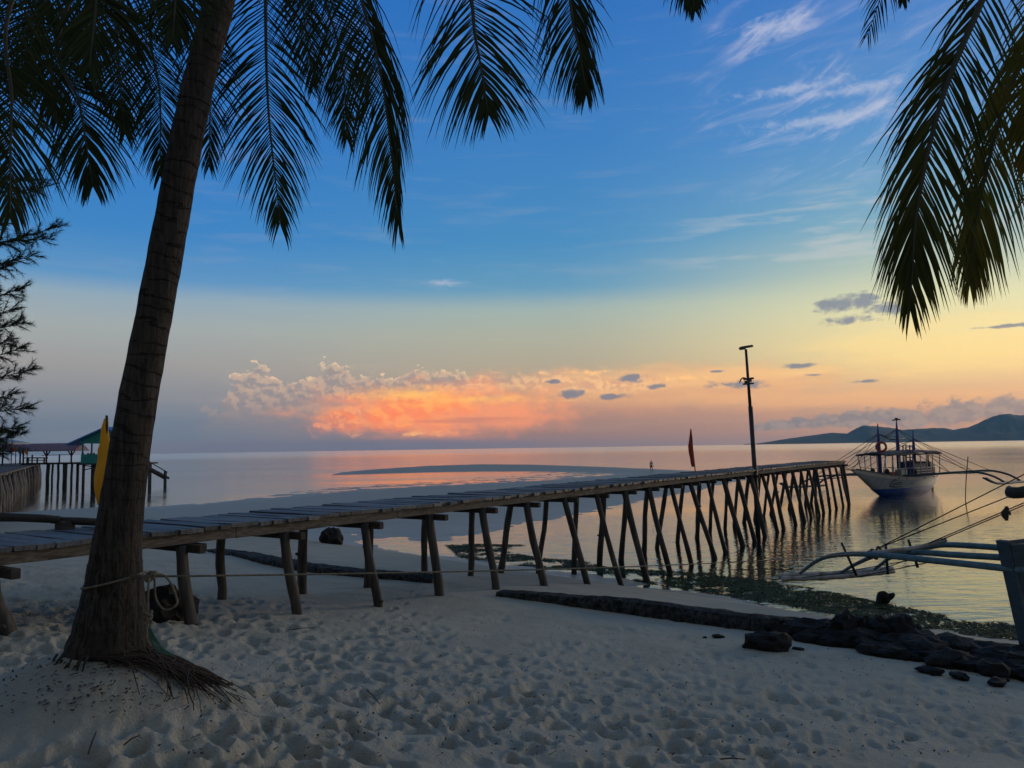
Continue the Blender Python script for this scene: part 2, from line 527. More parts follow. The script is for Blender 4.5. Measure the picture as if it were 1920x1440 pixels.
# ------------------------------------------------------------------ mesh helpers
class MB:
    """collects vertices and faces in world coordinates; build() links ONE mesh object"""

    def __init__(self):
        self.v, self.f, self.mi = [], [], []

    def add(self, vs, fs, mi=0):
        o = len(self.v)
        self.v += [tuple(p) for p in vs]
        self.f += [tuple(i + o for i in q) for q in fs]
        self.mi += [mi] * len(fs)
        return self

    def box(self, c, size, rot=None, mi=0, bev=0.0):
        sx, sy, sz = (s * 0.5 for s in size)
        b = min(bev, sx, sy, sz)
        vs = []
        if b <= 0:
            for z in (-sz, sz):
                vs += [(-sx, -sy, z), (sx, -sy, z), (sx, sy, z), (-sx, sy, z)]
            fs = [(3, 2, 1, 0), (4, 5, 6, 7)] + [(i, (i + 1) % 4, 4 + (i + 1) % 4, 4 + i) for i in range(4)]
        else:
            # four rings: bevelled top and bottom edges
            for z, k in ((-sz, b), (-sz + b, 0), (sz - b, 0), (sz, b)):
                vs += [(-sx + k, -sy + k, z), (sx - k, -sy + k, z), (sx - k, sy - k, z), (-sx + k, sy - k, z)]
            fs = [(3, 2, 1, 0), (12, 13, 14, 15)]
            for r in range(3):
                fs += [(r * 4 + i, r * 4 + (i + 1) % 4, r * 4 + 4 + (i + 1) % 4, r * 4 + 4 + i) for i in range(4)]
        Mx = rot if rot is not None else Matrix.Identity(3)
        c = Vector(c)
        return self.add([c + Mx @ Vector(p) for p in vs], fs, mi)

    def beam(self, a, b, w, h, up=(0, 0, 1), mi=0, bev=0.0):
        """a box from a to b; w across, h along 'up'"""
        a, b = Vector(a), Vector(b)
        d = (b - a)
        L = d.length
        x = d.normalized()
        y = Vector(up).cross(x).normalized()
        z = x.cross(y)
        rot = Matrix((x, y, z)).transposed()
        return self.box((a + b) / 2, (L, w, h), rot, mi, bev)

    def tube(self, pts, rad, seg=8, mi=0, cap=True, jit=0.0):
        pts = [Vector(p) for p in pts]
        n = len(pts)
        rads = list(rad) if hasattr(rad, '__len__') else [rad] * n
        t0 = (pts[1] - pts[0]).normalized()
        ref = Vector((0, 0, 1)) if abs(t0.z) < 0.9 else Vector((1, 0, 0))
        u = t0.cross(ref).normalized()
        vs, fs = [], []
        for i, p in enumerate(pts):
            t = (pts[min(i + 1, n - 1)] - pts[max(i - 1, 0)]).normalized()
            u = (u - t * u.dot(t)).normalized()
            w = t.cross(u)
            for k in range(seg):
                a = 2 * math.pi * k / seg
                r = rads[i] * (1 + (random.uniform(-jit, jit) if jit else 0))
                vs.append(p + u * (r * math.cos(a)) + w * (r * math.sin(a)))
        for i in range(n - 1):
            for k in range(seg):
                k2 = (k + 1) % seg
                fs.append((i * seg + k, i * seg + k2, (i + 1) * seg + k2, (i + 1) * seg + k))
        if cap:
            fs.append(tuple(range(seg - 1, -1, -1)))
            fs.append(tuple((n - 1) * seg + k for k in range(seg)))
        return self.add(vs, fs, mi)

    def build(self, name, mat, parent=None, smooth=False):
        me = bpy.data.meshes.new(name)
        off = Vector(parent_world(parent)) if parent is not None else Vector((0, 0, 0))
        me.from_pydata([(p[0] - off.x, p[1] - off.y, p[2] - off.z) for p in self.v], [], self.f)
        mats = mat if isinstance(mat, (list, tuple)) else [mat]
        for m in mats:
            me.materials.append(m)
        if len(mats) > 1:
            me.polygons.foreach_set('material_index', self.mi)
        if smooth:
            me.polygons.foreach_set('use_smooth', [True] * len(me.polygons))
        me.update()
        o = bpy.data.objects.new(name, me)
        COL.objects.link(o)
        if parent is not None:
            o.parent = parent
        return o


def parent_world(p):
    v = Vector((0, 0, 0))
    while p is not None:
        v = v + p.location
        p = p.parent
    return v


def tag(o, label=None, cat=None, group=None, kind=None):
    if label:
        o['label'] = label
    if cat:
        o['category'] = cat
    if group:
        o['group'] = group
    if kind:
        o['kind'] = kind
    return o


def thing(name, loc, label, cat, group=None):
    o = bpy.data.objects.new(name, None)
    o.empty_display_size = 0.2
    o.location = loc
    COL.objects.link(o)
    return tag(o, label, cat, group)


def recenter(o, base):
    """move a top-level mesh's origin to its base without moving the mesh"""
    b = Vector(base)
    o.data.transform(Matrix.Translation(-b))
    o.location = b
    return o


def spline(pts, n):
    """Catmull-Rom through 3-D points, n samples"""
    P = [Vector(p) for p in pts]
    P = [P[0] * 2 - P[1]] + P + [P[-1] * 2 - P[-2]]
    m = len(P) - 3
    out = []
    for i in range(n):
        t = i / (n - 1) * m
        k = min(int(t), m - 1)
        f = t - k
        a, b, c_, d = P[k], P[k + 1], P[k + 2], P[k + 3]
        out.append(0.5 * ((2 * b) + (c_ - a) * f + (2 * a - 5 * b + 4 * c_ - d) * f * f + (3 * b - a - 3 * c_ + d) * f ** 3))
    return out


# ------------------------------------------------------------------ terrain
LAND_PX = [(-400, 990), (18, 964), (184, 954), (272, 951), (380, 944), (480, 935), (560, 928), (640, 921), (720, 915), (850, 909), (1000, 901), (1100, 894), (1152, 889),
           (1080, 885.5), (1000, 884), (900, 884.5), (800, 886), (700, 889), (620, 891), (640, 885.5), (700, 880), (800, 873.5), (900, 870.5), (1000, 871), (1150, 876),
           (1290, 882), (1345, 886), (1420, 895), (1400, 900), (1345, 910), (1317, 918), (1250, 930), (1167, 948), (1083, 965), (1000, 979), (917, 994.5), (875, 1006),
           (850, 1016), (780, 1012), (730, 1009), (661, 1003), (690, 1018), (719, 1029), (777, 1039), (848, 1048), (948, 1060), (1050, 1068), (1147, 1084), (1250, 1103),
           (1350, 1119), (1600, 1163), (1880, 1196), (2300, 1250)]
LAND = np.array([tuple(onz(*p)[:2]) for p in LAND_PX] + [(40, 0), (40, -60), (-90, -60), (-90, 30)])
PALM_XY = tuple(W(203, 1225, 6.2)[:2])
Q0 = 17.8
PROF_D = np.array([0, 1.3, 2.9, 4.6, 6.4, 8.0, 9.8, 11.7, 13.5, 15.8, 17.8, 24, 60])
PROF_Z = np.array([0.0, 0.28, 0.54, 0.74, 0.94, 1.05, 1.18, 1.38, 1.62, 1.98, 2.16, 2.35, 2.6])


def land_sd(X, Y):
    """signed distance to the shoreline, positive on land"""
    X, Y = np.asarray(X, float), np.asarray(Y, float)
    best = np.full(X.shape, 1e9)
    inside = np.zeros(X.shape, bool)
    n = len(LAND)
    for i in range(n):
        ax, ay = LAND[i]
        bx, by = LAND[(i + 1) % n]
        ex, ey = bx - ax, by - ay
        t = np.clip(((X - ax) * ex + (Y - ay) * ey) / (ex * ex + ey * ey + 1e-12), 0, 1)
        best = np.minimum(best, (X - ax - t * ex) ** 2 + (Y - ay - t * ey) ** 2)
        cr = (ay > Y) != (by > Y)
        with np.errstate(divide='ignore', invalid='ignore'):
            xi = (bx - ax) * (Y - ay) / (by - ay) + ax
        inside ^= cr & (X < xi)
    d = np.sqrt(best)
    return np.where(inside, d, -d)


def fbm2(X, Y, scale, octaves=4, seed=0):
    """cheap lattice value noise, numpy"""
    out = np.zeros(np.shape(X))
    amp, tot = 1.0, 0.0
    rs = np.random.default_rng(seed)
    for o in range(octaves):
        tab = rs.random((256, 256))
        x, y = X * scale + 37.2 * o, Y * scale + 11.7 * o
        xi, yi = np.floor(x).astype(int), np.floor(y).astype(int)
        fx, fy = x - xi, y - yi
        fx, fy = fx * fx * (3 - 2 * fx), fy * fy * (3 - 2 * fy)
        a = tab[xi % 256, yi % 256]
        b = tab[(xi + 1) % 256, yi % 256]
        c_ = tab[xi % 256, (yi + 1) % 256]
        d = tab[(xi + 1) % 256, (yi + 1) % 256]
        out += amp * ((a * (1 - fx) + b * fx) * (1 - fy) + (c_ * (1 - fx) + d * fx) * fy)
        tot += amp
        amp *= 0.5
        scale *= 2.03
    return out / tot - 0.5


def in_poly(X, Y, Pg):
    ins = np.zeros(X.shape, bool)
    n = len(Pg)
    for i in range(n):
        ax, ay = Pg[i]
        bx_, by_ = Pg[(i + 1) % n]
        cr = (ay > Y) != (by_ > Y)
        ins ^= cr & (X < (bx_ - ax) * (Y - ay) / (by_ - ay + 1e-12) + ax)
    return ins


POOL = np.array([tuple(onz(*q)[:2]) for q in [(430, 940), (560, 921), (640, 914), (760, 905), (900, 894), (1000, 885), (1080, 884), (1170, 890), (1000, 904), (850, 912), (720, 918), (560, 932)]])


def terrain(X, Y):
    X, Y = np.asarray(X, float), np.asarray(Y, float)
    sd_ = land_sd(X, Y)
    q = 0.72 * X + 0.69 * Y
    zq = np.interp(Q0 - q, PROF_D, PROF_Z)
    flat = np.clip(sd_ * 0.028, 0, 0.14)
    zs = np.interp(sd_, PROF_D, PROF_Z)
    z = np.minimum(np.where(sd_ > 0, zs, 0), np.maximum(zq, flat))
    z = np.where(q > Q0, np.minimum(z, flat), z)
    z = np.minimum(z, np.interp(Y, [12, 18, 24, 32, 45, 60], [2.6, 1.36, 0.95, 0.5, 0.2, 0.14]))
    pool = in_poly(X, Y, POOL)
    slope = np.where(pool, 0.0022, np.where((X < -0.5) & (Y < 42), 0.022, 0.055))
    z = np.where(sd_ <= 0, np.maximum(sd_ * slope, -1.3), z)
    r2 = ((X - PALM_XY[0]) / 0.95) ** 2 + ((Y - PALM_XY[1]) / 0.85) ** 2
    return z + 0.53 * np.exp(-r2)


def ground_z(x, y):
    return float(terrain(np.array([x]), np.array([y]))[0])


def hit(px, py):
    """where the line of sight through a photo point meets the sand"""
    d = ray(px, py)
    t = np.linspace(2.5, 90, 3000)
    X, Y, Z = d.x * t, d.y * t, EYE + d.z * t
    k = int(np.argmax(Z < terrain(X, Y)))
    return Vector((X[k], Y[k], ground_z(X[k], Y[k])))


def grid_object(name, X, Y, Z, mat, keep=None):
    nr, nc = X.shape
    me = bpy.data.meshes.new(name)
    co = np.stack([X, Y, Z], -1).reshape(-1, 3)
    idx = np.arange(nr * nc).reshape(nr, nc)
    quads = np.stack([idx[:-1, :-1], idx[:-1, 1:], idx[1:, 1:], idx[1:, :-1]], -1).reshape(-1, 4)
    if keep is not None:
        quads = quads[keep.reshape(-1)]
    me.vertices.add(len(co))
    me.vertices.foreach_set('co', co.astype(np.float32).ravel())
    me.loops.add(quads.size)
    me.loops.foreach_set('vertex_index', quads.astype(np.int32).ravel())
    me.polygons.add(len(quads))
    me.polygons.foreach_set('loop_start', np.arange(0, quads.size, 4, dtype=np.int32))
    me.polygons.foreach_set('use_smooth', np.ones(len(quads), bool))
    me.update(calc_edges=True)
    me.materials.append(mat)
    o = bpy.data.objects.new(name, me)
    COL.objects.link(o)
    return o


def sand_material():
    m, b = new_mat('sand')
    p = coord('Position')
    x, y, z = sxyz(p)
    n1 = noise_tex(p, 1.3, 5, 0.6)
    n2 = noise_tex(p, 60.0, 4, 0.7)
    n3 = noise_tex(p, 9.0, 5, 0.65)
    col = mixc(smooth(n1, 0.3, 0.7), (0.43, 0.41, 0.335), (0.52, 0.49, 0.40))
    col = mixc(smooth(n2, 0.38, 0.62) * 0.35, col, (0.30, 0.27, 0.22))
    col = mixc(smooth(n3, 0.62, 0.74) * 0.35, col, (0.26, 0.225, 0.17))
    wet = smooth(z + (n1 - 0.5) * 0.25, 1.25, 0.25)
    col = mixc(wet * 0.42, col, mixc(smooth(noise_tex(p, 0.6, 4), 0.4, 0.7), (0.27, 0.25, 0.19), (0.21, 0.20, 0.155)))
    link(col, b.inputs['Base Color'])
    ro = smooth(z + (n1 - 0.5) * 0.2, 0.0, 0.5, 0.45, 0.95)
    link(ro, b.inputs['Roughness'])
    b.inputs['Specular IOR Level'].default_value = 0.2
    dry = smooth(z, 0.5, 1.6, 0.25, 1.0)
    n4 = noise_tex(p, 24.0, 5, 0.7)
    bump((n2 * 0.4 + n3 * 1.2 + n4 * 0.9) * dry, 0.9, 0.035, b)
    return m


M['sand'] = sand_material()

# a fan of sand: fine near the viewer, coarse far away
NC, NR = 900, 900
u = np.linspace(-0.98, 0.98, NC)
yy = np.exp(np.linspace(math.log(1.0), math.log(240.0), NR)) - 1.5
GX = (yy[:, None] + 1.5) * u[None, :]
GY = np.repeat(yy[:, None], NC, 1)
GZ = terrain(GX, GY)
dryness = np.clip((GZ - 0.95) / 0.7, 0, 1)
GZ += 0.05 * fbm2(GX, GY, 0.7, 4, 1) * np.clip(GZ / 0.8, 0, 1)
GZ += dryness * (0.08 * fbm2(GX, GY, 1.9, 3, 2) + 0.06 * fbm2(GX, GY, 4.6, 3, 3) + 0.024 * fbm2(GX, GY, 15.0, 4, 8))
GZ += np.clip((GZ - 0.3) / 0.8, 0, 1) * 0.018 * fbm2(GX, GY, 3.0, 4, 6)
film = np.exp(-((GZ - 0.0) / 0.06) ** 2)
GZ += film * np.where(in_poly(GX, GY, POOL), 0.17, 0.075) * fbm2(GX * 0.6, GY * 0.8, 1.3, 4, 4)
# footprints: a pit with a raised heel rim each
def dent(xf, yf, L_, B_, dep, an, rim=0.6, pw=6):
    r0 = np.searchsorted(yy, yf - 0.5)
    r1 = np.searchsorted(yy, yf + 0.5)
    cu = xf / (yf + 1.5)
    c0 = np.searchsorted(u, cu - 0.5 / (yf + 1.5))
    c1 = np.searchsorted(u, cu + 0.5 / (yf + 1.5))
    if r1 <= r0 or c1 <= c0:
        return
    ex, ey = GX[r0:r1, c0:c1] - xf, GY[r0:r1, c0:c1] - yf
    a_, b_ = ex * math.cos(an) + ey * math.sin(an), -ex * math.sin(an) + ey * math.cos(an)
    rr = np.sqrt((a_ / L_) ** 2 + (b_ / (B_ * (1 + 0.25 * a_ / L_))) ** 2)
    GZ[r0:r1, c0:c1] += dep * (-np.exp(-np.clip(rr / 0.9, 0, 4) ** pw) + rim * np.exp(-((rr - 1.22) / 0.28) ** 2) * (0.6 + 0.4 * a_ / (np.abs(a_).max() + 1e-6)))


# old trampling, softened: varied sizes with smoother patches between
fx = RNG.uniform(-0.85, 0.85, 9000)
fy = 2.6 + 11.5 * RNG.random(9000) ** 1.25
fx = fx * (fy + 0.6)
patch = fbm2(fx, fy, 0.55, 3, 21) + 0.6 * fbm2(fx, fy, 1.6, 2, 22)
for xf, yf, pt_ in zip(fx, fy, patch):
    q = 0.72 * xf + 0.69 * yf
    if pt_ < random.uniform(-0.24, 0.02) or (q > 9.4 and random.random() < (q - 9.4) / 2.6):
        continue
    if (xf - PALM_XY[0]) ** 2 + (yf - PALM_XY[1]) ** 2 < 0.75:
        continue
    k_ = random.choice((0.45, 0.6, 0.8, 1.0, 1.0, 1.3))
    dent(xf, yf, random.uniform(0.09, 0.15) * k_, random.uniform(0.05, 0.085) * k_, random.uniform(0.012, 0.05) * k_ * float(np.interp(q, [2.5, 4.5, 6.5, 9], [1.75, 1.5, 1.15, 0.55])), random.uniform(0, math.pi), random.uniform(0.25, 0.6))
# fresh footprints in trails
for k in range(26):
    xf, yf = random.uniform(-3.5, 6.5), random.uniform(3.4, 10.5)
    hd0 = random.uniform(0, 2 * math.pi)
    for st_ in range(random.randint(7, 16)):
        hd0 += random.gauss(0, 0.12)
        xf, yf = xf + 0.55 * math.cos(hd0), yf + 0.55 * math.sin(hd0)
        sg = 0.11 * (1 if st_ % 2 else -1)
        px_, py_ = xf - sg * math.sin(hd0), yf + sg * math.cos(hd0)
        if py_ < 2.8 or abs(px_) > 0.8 * (py_ + 1) or (px_ - PALM_XY[0]) ** 2 + (py_ - PALM_XY[1]) ** 2 < 0.8:
            continue
        q = 0.72 * px_ + 0.69 * py_
        dent(px_, py_, 0.135, 0.055, 0.048 * float(np.interp(q, [5, 9, 13], [1.0, 0.6, 0.2])), hd0 + random.gauss(0, .1), 0.75, 8)
for _ in range(2):                       # loose sand slumps: round off the sharpest crests
    Zp = np.pad(GZ, 1, mode='edge')
    avg = (Zp[:-2, 1:-1] + Zp[2:, 1:-1] + Zp[1:-1, :-2] + Zp[1:-1, 2:]) / 4
    GZ = np.where(GY < 14, GZ * 0.5 + avg * 0.5, GZ)
beach = grid_object('sand_beach', GX, GY, GZ, M['sand'])
tag(beach, 'pale trampled sand sloping down to the water', None, None, 'structure')

# the rest of the shore and the sea bed, outside the fan
bx = np.linspace(-260, 260, 261)
by = np.linspace(-60, 420, 241)
BX, BY = np.meshgrid(bx, by)
BZ = terrain(BX, BY)
fan = (np.abs(BX) < 0.98 * (BY + 1.5) - 3) & (BY > 0.5) & (BY < 236)
cell = fan[:-1, :-1] & fan[1:, :-1] & fan[:-1, 1:] & fan[1:, 1:]
BZ = np.where((np.abs(BX) < 0.98 * (BY + 1.5) + 2) & (BY > -4) & (BY < 240), BZ - 0.12, BZ)
bed = grid_object('seabed', BX, BY, BZ, M['sand'], ~cell)
tag(bed, 'sandy shore and sea bed beyond the beach', None, None, 'structure')


def water_material():
    m, b = new_mat('sea_water')
    nt_ = m.node_tree
    nt_.nodes.remove(b)
    p = coord('Position')
    x, y, z = sxyz(p)
    dist = S.m('SQRT', x * x + y * y)
    far = smooth(dist, 60, 400)
    streak = noise_tex(vec(x * 0.010, y * 0.045, 0.0), 1.0, 4, 0.6)
    calm = smooth(streak, 0.38, 0.62, 0.5, 2.0)
    w1 = noise_tex(vec(x * 0.9, y * 2.6, 0.3), 1.0, 3, 0.5, 0.4)
    w2 = noise_tex(vec(x * 3.2, y * 7.5, 1.3), 1.0, 2, 0.5, 0.3)
    w3 = noise_tex(vec(x * 0.10, y * 0.30, 4.0), 1.0, 3, 0.5)
    near = (w1 * 0.030 + w2 * 0.006) * calm
    h = near + w3 * 0.10 * far
    nrm = bump(h, 0.55, 1.0, None)
    fr = nt_.nodes.new('ShaderNodeFresnel')
    fr.inputs['IOR'].default_value = 1.7
    nt_.links.new(nrm, fr.inputs['Normal'])
    gl = nt_.nodes.new('ShaderNodeBsdfGlossy')
    nt_.links.new(nrm, gl.inputs['Normal'])
    gl.inputs['Color'].default_value = (0.96, 0.96, 0.96, 1)
    link(smooth(dist, 30, 900, 0.03, 0.16), gl.inputs['Roughness'])
    tr = nt_.nodes.new('ShaderNodeBsdfTransparent')
    tr.inputs['Color'].default_value = (0.82, 0.86, 0.82, 1)
    df = nt_.nodes.new('ShaderNodeBsdfDiffuse')
    df.inputs['Color'].default_value = (0.05, 0.10, 0.12, 1)
    mixb = nt_.nodes.new('ShaderNodeMixShader')
    link(smooth(dist, 60, 260, 0.12, 1.0), mixb.inputs[0])
    nt_.links.new(tr.outputs[0], mixb.inputs[1])
    nt_.links.new(df.outputs[0], mixb.inputs[2])
    mix = nt_.nodes.new('ShaderNodeMixShader')
    nt_.links.new(fr.outputs[0], mix.inputs[0])
    nt_.links.new(mixb.outputs[0], mix.inputs[1])
    nt_.links.new(gl.outputs[0], mix.inputs[2])
    nt_.links.new(mix.outputs[0], nt_.nodes['Material Output'].inputs['Surface'])
    return m


M['water'] = water_material()
wm = MB()
wr = [0.0, 40.0, 400.0, 4000.0, 14200.0]
wm.add([(0, 0, 0)], [])
SEGW = 48
for r_ in wr[1:]:
    wm.add([(r_ * math.cos(2 * math.pi * k / SEGW), r_ * math.sin(2 * math.pi * k / SEGW), 0) for k in range(SEGW)], [])
wm.f = [(0, 1 + k, 1 + (k + 1) % SEGW) for k in range(SEGW)]
for i in range(3):
    for k in range(SEGW):
        a0, b0 = 1 + i * SEGW + k, 1 + i * SEGW + (k + 1) % SEGW
        wm.f.append((a0, a0 + SEGW, b0 + SEGW, b0))
wm.mi = [0] * len(wm.f)
sea = wm.build('sea', M['water'])
tag(sea, 'calm sea at dusk mirroring the coloured sky', None, None, 'structure')

# far hills
RIDGE = [(1395, 832.5), (1420, 831.5), (1450, 827), (1475, 823), (1500, 819), (1535, 814.5), (1562, 811), (1588, 814.5), (1600, 808), (1612, 803), (1640, 800), (1668, 802), (1695, 807.5),
         (1720, 803.5), (1750, 803.5), (1788, 807.5), (1815, 801), (1840, 791), (1868, 783), (1895, 777.5), (1915, 778.5), (1960, 771), (2050, 776), (2150, 790), (2300, 800), (2500, 823)]
DH = 12000.0
rp = []
for i in range(len(RIDGE) - 1):
    for k in range(8):
        f = k / 8
        rp.append((RIDGE[i][0] * (1 - f) + RIDGE[i + 1][0] * f, RIDGE[i][1] * (1 - f) + RIDGE[i + 1][1] * f))
NRH = 22
HX, HY, HZ = [], [], []
for j in range(NRH):
    t = j / (NRH - 1)                       # 0 shore .. 0.7 crest .. 1 behind
    rx, ry, rz = [], [], []
    for i, (px, py) in enumerate(rp):
        top = W(px, py, DH)
        hh = max(top.z, 2.0)
        s_ = math.sin(min(t / 0.7, 1.0) * math.pi / 2) ** 1.3 if t <= 0.7 else max(0.0, 1 - ((t - 0.7) / 0.3) ** 2)
        depth = DH + (t - 0.7) * 4200
        nz = mnoise.fractal(Vector((px * 0.02, t * 5, 1.7)), 1.0, 2.1, 4)
        env = math.sin(min(1, t / 0.7) * math.pi) if t < 0.7 else 0.0
        k_ = depth / DH
        rx.append(top.x * k_)
        ry.append(depth)
        rz.append(hh * s_ * (1 + 0.0 * nz) + hh * 0.30 * nz * env - (4 if t in (0.0, 1.0) else 0))
    HX.append(rx); HY.append(ry); HZ.append(rz)
hills = grid_object('hills', np.array(HX), np.array(HY), np.array(HZ), M['forest'])
tag(hills, 'forested hills across the bay', None, None, 'structure')

# ------------------------------------------------------------------ the long pier
ang = R(33.5)
PD = Vector((math.sin(ang), math.cos(ang), 0))        # along the pier, outwards
PN = Vector((-math.cos(ang), math.sin(ang), 0))       # across, away from the viewer
P0 = Vector((-5.95, 9.1, 0))                          # front edge at s = 0
PW = 1.88
EDGE = [(0, 1026), (270, 999), (450, 980), (640, 963.5), (740, 953), (890, 935), (1040, 919.6), (1200, 901.7), (1310, 891), (1400, 883), (1500, 871.7), (1585, 864)]
es, ez = [], []
for px, py in EDGE:
    d = ray(px, py)
    s_ = (P0.y * d.x - P0.x * d.y) / (PD.x * d.y - PD.y * d.x)
    pt = P0 + PD * s_
    es.append(s_)
    ez.append(EYE + d.z * pt.y / d.y)
zfit = np.polyfit(es, ez, 3)
S_END = es[-1]


def deck_z(s_):
    return float(np.polyval(zfit, max(s_, es[0])))


def pier_pt(s_, w, dz=0.0):
    p = P0 + PD * s_ + PN * w
    return Vector((p.x, p.y, deck_z(s_) + dz))


pier = thing('wooden_pier', (P0.x, P0.y, ground_z(P0.x, P0.y)), 'long weathered plank pier on crooked splayed piles, running from the beach to the moored boat', 'pier')
rotz = math.atan2(PD.y, PD.x)
# planks: a few shared meshes
plank_meshes = []
for k in range(7):
    mb = MB()
    wv = 0.19 + 0.012 * k
    nseg = 3
    vs, fs = [], []
    for j in range(nseg + 1):
        yj = PW * j / nseg
        sag = random.uniform(-0.006, 0.006)
        tw = random.uniform(-0.006, 0.006)
        e0, e1 = (random.uniform(-0.02, 0.02), random.uniform(-0.02, 0.02)) if j in (0, nseg) else (0, 0)
        for (xx, zz) in ((-wv / 2, -0.06), (wv / 2, -0.06), (wv / 2, 0.0), (-wv / 2, 0.0)):
            vs.append((xx, yj + (e0 if xx < 0 else e1), zz + sag + (tw if xx > 0 else -tw)))
    for j in range(nseg):
        for q in range(4):
            fs.append((j * 4 + q, j * 4 + (q + 1) % 4, j * 4 + 4 + (q + 1) % 4, j * 4 + 4 + q))
    fs += [(3, 2, 1, 0), tuple(nseg * 4 + q for q in range(4))]
    mb.add(vs, fs)
    me = bpy.data.meshes.new('plank')
    me.from_pydata(mb.v, [], mb.f)
    me.materials.append(M['plank'])
    me.update()
    plank_meshes.append(me)
s_ = -4.6
while s_ < S_END + 0.3:
    k = random.randrange(7)
    wv = 0.19 + 0.012 * k
    if random.random() > 0.012:
        o = bpy.data.objects.new('plank', plank_meshes[k])
        COL.objects.link(o)
        o.parent = pier
        b_ = pier_pt(s_ + wv / 2, random.uniform(-0.05, 0.02), random.uniform(-0.008, 0.006))
        o.location = b_ - pier.location
        o.rotation_euler = (random.uniform(-0.006, 0.006), 0, rotz + random.uniform(-0.02, 0.02))
        o.scale = (1, random.uniform(0.985, 1.03), 1)
    s_ += wv + random.choice((0.008, 0.012, 0.018, 0.034))
# stringers under the planks, in lengths
for w, wd, ht in ((0.10, 0.075, 0.155), (0.95, 0.075, 0.15), (PW - 0.10, 0.075, 0.17)):
    s0 = -4.5
    while s0 < S_END:
        L_ = random.uniform(3.3, 3.9)
        s1 = min(s0 + L_, S_END + 0.2)
        mb = MB()
        nn = 4
        for j in range(nn):
            a_, b_ = s0 + (s1 - s0) * j / nn, s0 + (s1 - s0) * (j + 1) / nn
            dz0 = -0.064 - ht / 2
            mb.beam(pier_pt(a_, w, dz0), pier_pt(b_ - 0.001, w, dz0), wd + random.uniform(-.006, .006), ht + random.uniform(-0.012, 0.012))
        mb.build('stringer', M['beam'], pier)
        s0 = s1 + 0.012
# bents: a cap across and two crooked piles
BF = [0.12, 0.09, 0.1, 0.17, 0.1, 0.22, 0.36, 0.5, 0.62, 0.62, 0.55, 0.6, 0.72, 0.66, 0.6]
BENTS = [-3.2, 0.0] + [2.44 + 1.83 * k for k in range(27)] + [S_END - 0.25]


def make_pile(top, bot, r, name='pile'):
    mid1 = top.lerp(bot, 0.35) + Vector((random.uniform(-.035, .035), random.uniform(-.03, .03), 0))
    mid2 = top.lerp(bot, 0.7) + Vector((random.uniform(-.05, .05), random.uniform(-.03, .03), 0))
    pts = spline([top, mid1, mid2, bot], 9)
    rr = [r * random.uniform(0.93, 1.07) * (0.94 + 0.14 * i / 8) for i in range(9)]
    mb = MB()
    mb.tube(pts, rr, 9, jit=0.05)
    if random.random() < 0.6:                      # a lopped branch stub
        i = random.randint(2, 6)
        d = Vector((random.uniform(-1, 1), -0.6, 0.35)).normalized()
        mb.tube([pts[i], pts[i] + d * (r * 1.7)], [r * 0.45, r * 0.3], 6)
    return mb.build(name, M['pile'], pier, smooth=True)


for i, sb in enumerate(BENTS):
    mb = MB()
    dz0 = -0.066 - 0.158 - 0.062
    mb.beam(pier_pt(sb, -0.20 - random.uniform(0, .08), dz0), pier_pt(sb, PW + 0.22, dz0), 0.10, 0.12, bev=0.01)
    if i % 2 == 0:
        mb.beam(pier_pt(sb + 0.13, -0.10, dz0 + 0.008), pier_pt(sb + 0.13, PW + 0.12, dz0 + 0.008), 0.06, 0.10)
    mb.build('cap_beam', M['cap'], pier)
    bf = BF[i - 1] if 0 < i <= len(BF) else random.uniform(0.35, 0.62) * (1.0 if sb < 42 else 0.6)
    if i == 0:
        bf = 0.1
    bb = random.uniform(0.10, 0.22) if i < 8 else random.uniform(0.25, 0.5)
    for side in (0, 1):
        w0 = 0.10 if side == 0 else PW - 0.14
        off = -bf if side == 0 else bb
        jit = random.uniform(-0.06, 0.06) if i < 8 else random.uniform(-0.22, 0.22)
        top = pier_pt(sb - 0.11 + (0.02 if side else 0), w0, -0.24)
        gx = P0 + PD * (sb + jit) + PN * (w0 + off)
        gz = ground_z(gx.x, gx.y)
        zb = min(gz, 0.3 if sb > 15 else 9)
        # batter measured down to the sand or the water surface, carried on into the bed
        lvl = max(gz, 0.0)
        d = Vector((gx.x, gx.y, lvl)) - top
        k_ = (top.z - (gz - 0.35)) / (top.z - lvl)
        bot = top + d * k_
        make_pile(top, bot, random.uniform(0.074, 0.094) if i < 10 else random.uniform(0.075, 0.10))

# low dark rail on blocks, left end of the pier
rail = thing('kerb_rail', pier_pt(0.5, PW - 0.2), 'low dark timber rail raised on blocks along the pier left of the palm', 'rail')
mb = MB()
a_, b_ = W(-120, 968, 11.0), W(112, 974, 11.25)
mb.tube(spline([a_, a_.lerp(b_, 0.5) + Vector((0, 0, 0.01)), b_], 7), [0.055, 0.06, 0.058, 0.062, 0.06, 0.06, 0.055], 8, jit=0.08)
mb.build('rail', M['darkwood'], rail, True)
mb = MB()
c_, d_ = W(96, 975.5, 11.25), W(215, 980, 11.5)
mb.tube([c_, c_.lerp(d_, 0.5), d_], [0.05, 0.055, 0.05], 8, jit=0.08)
mb.build('rail', M['darkwood'], rail, True)
for px_ in (122, -60):
    q = W(px_, 985, 11.3)
    zt = q.z
    mb = MB()
    mb.box((q.x, q.y, (zt + deck_z(1.0)) / 2 + 0.02), (0.20, 0.18, abs(zt - deck_z(1.0)) + 0.10), Matrix.Rotation(rotz, 3, 'Z'), bev=0.015)
    mb.build('block', M['darkwood'], rail)


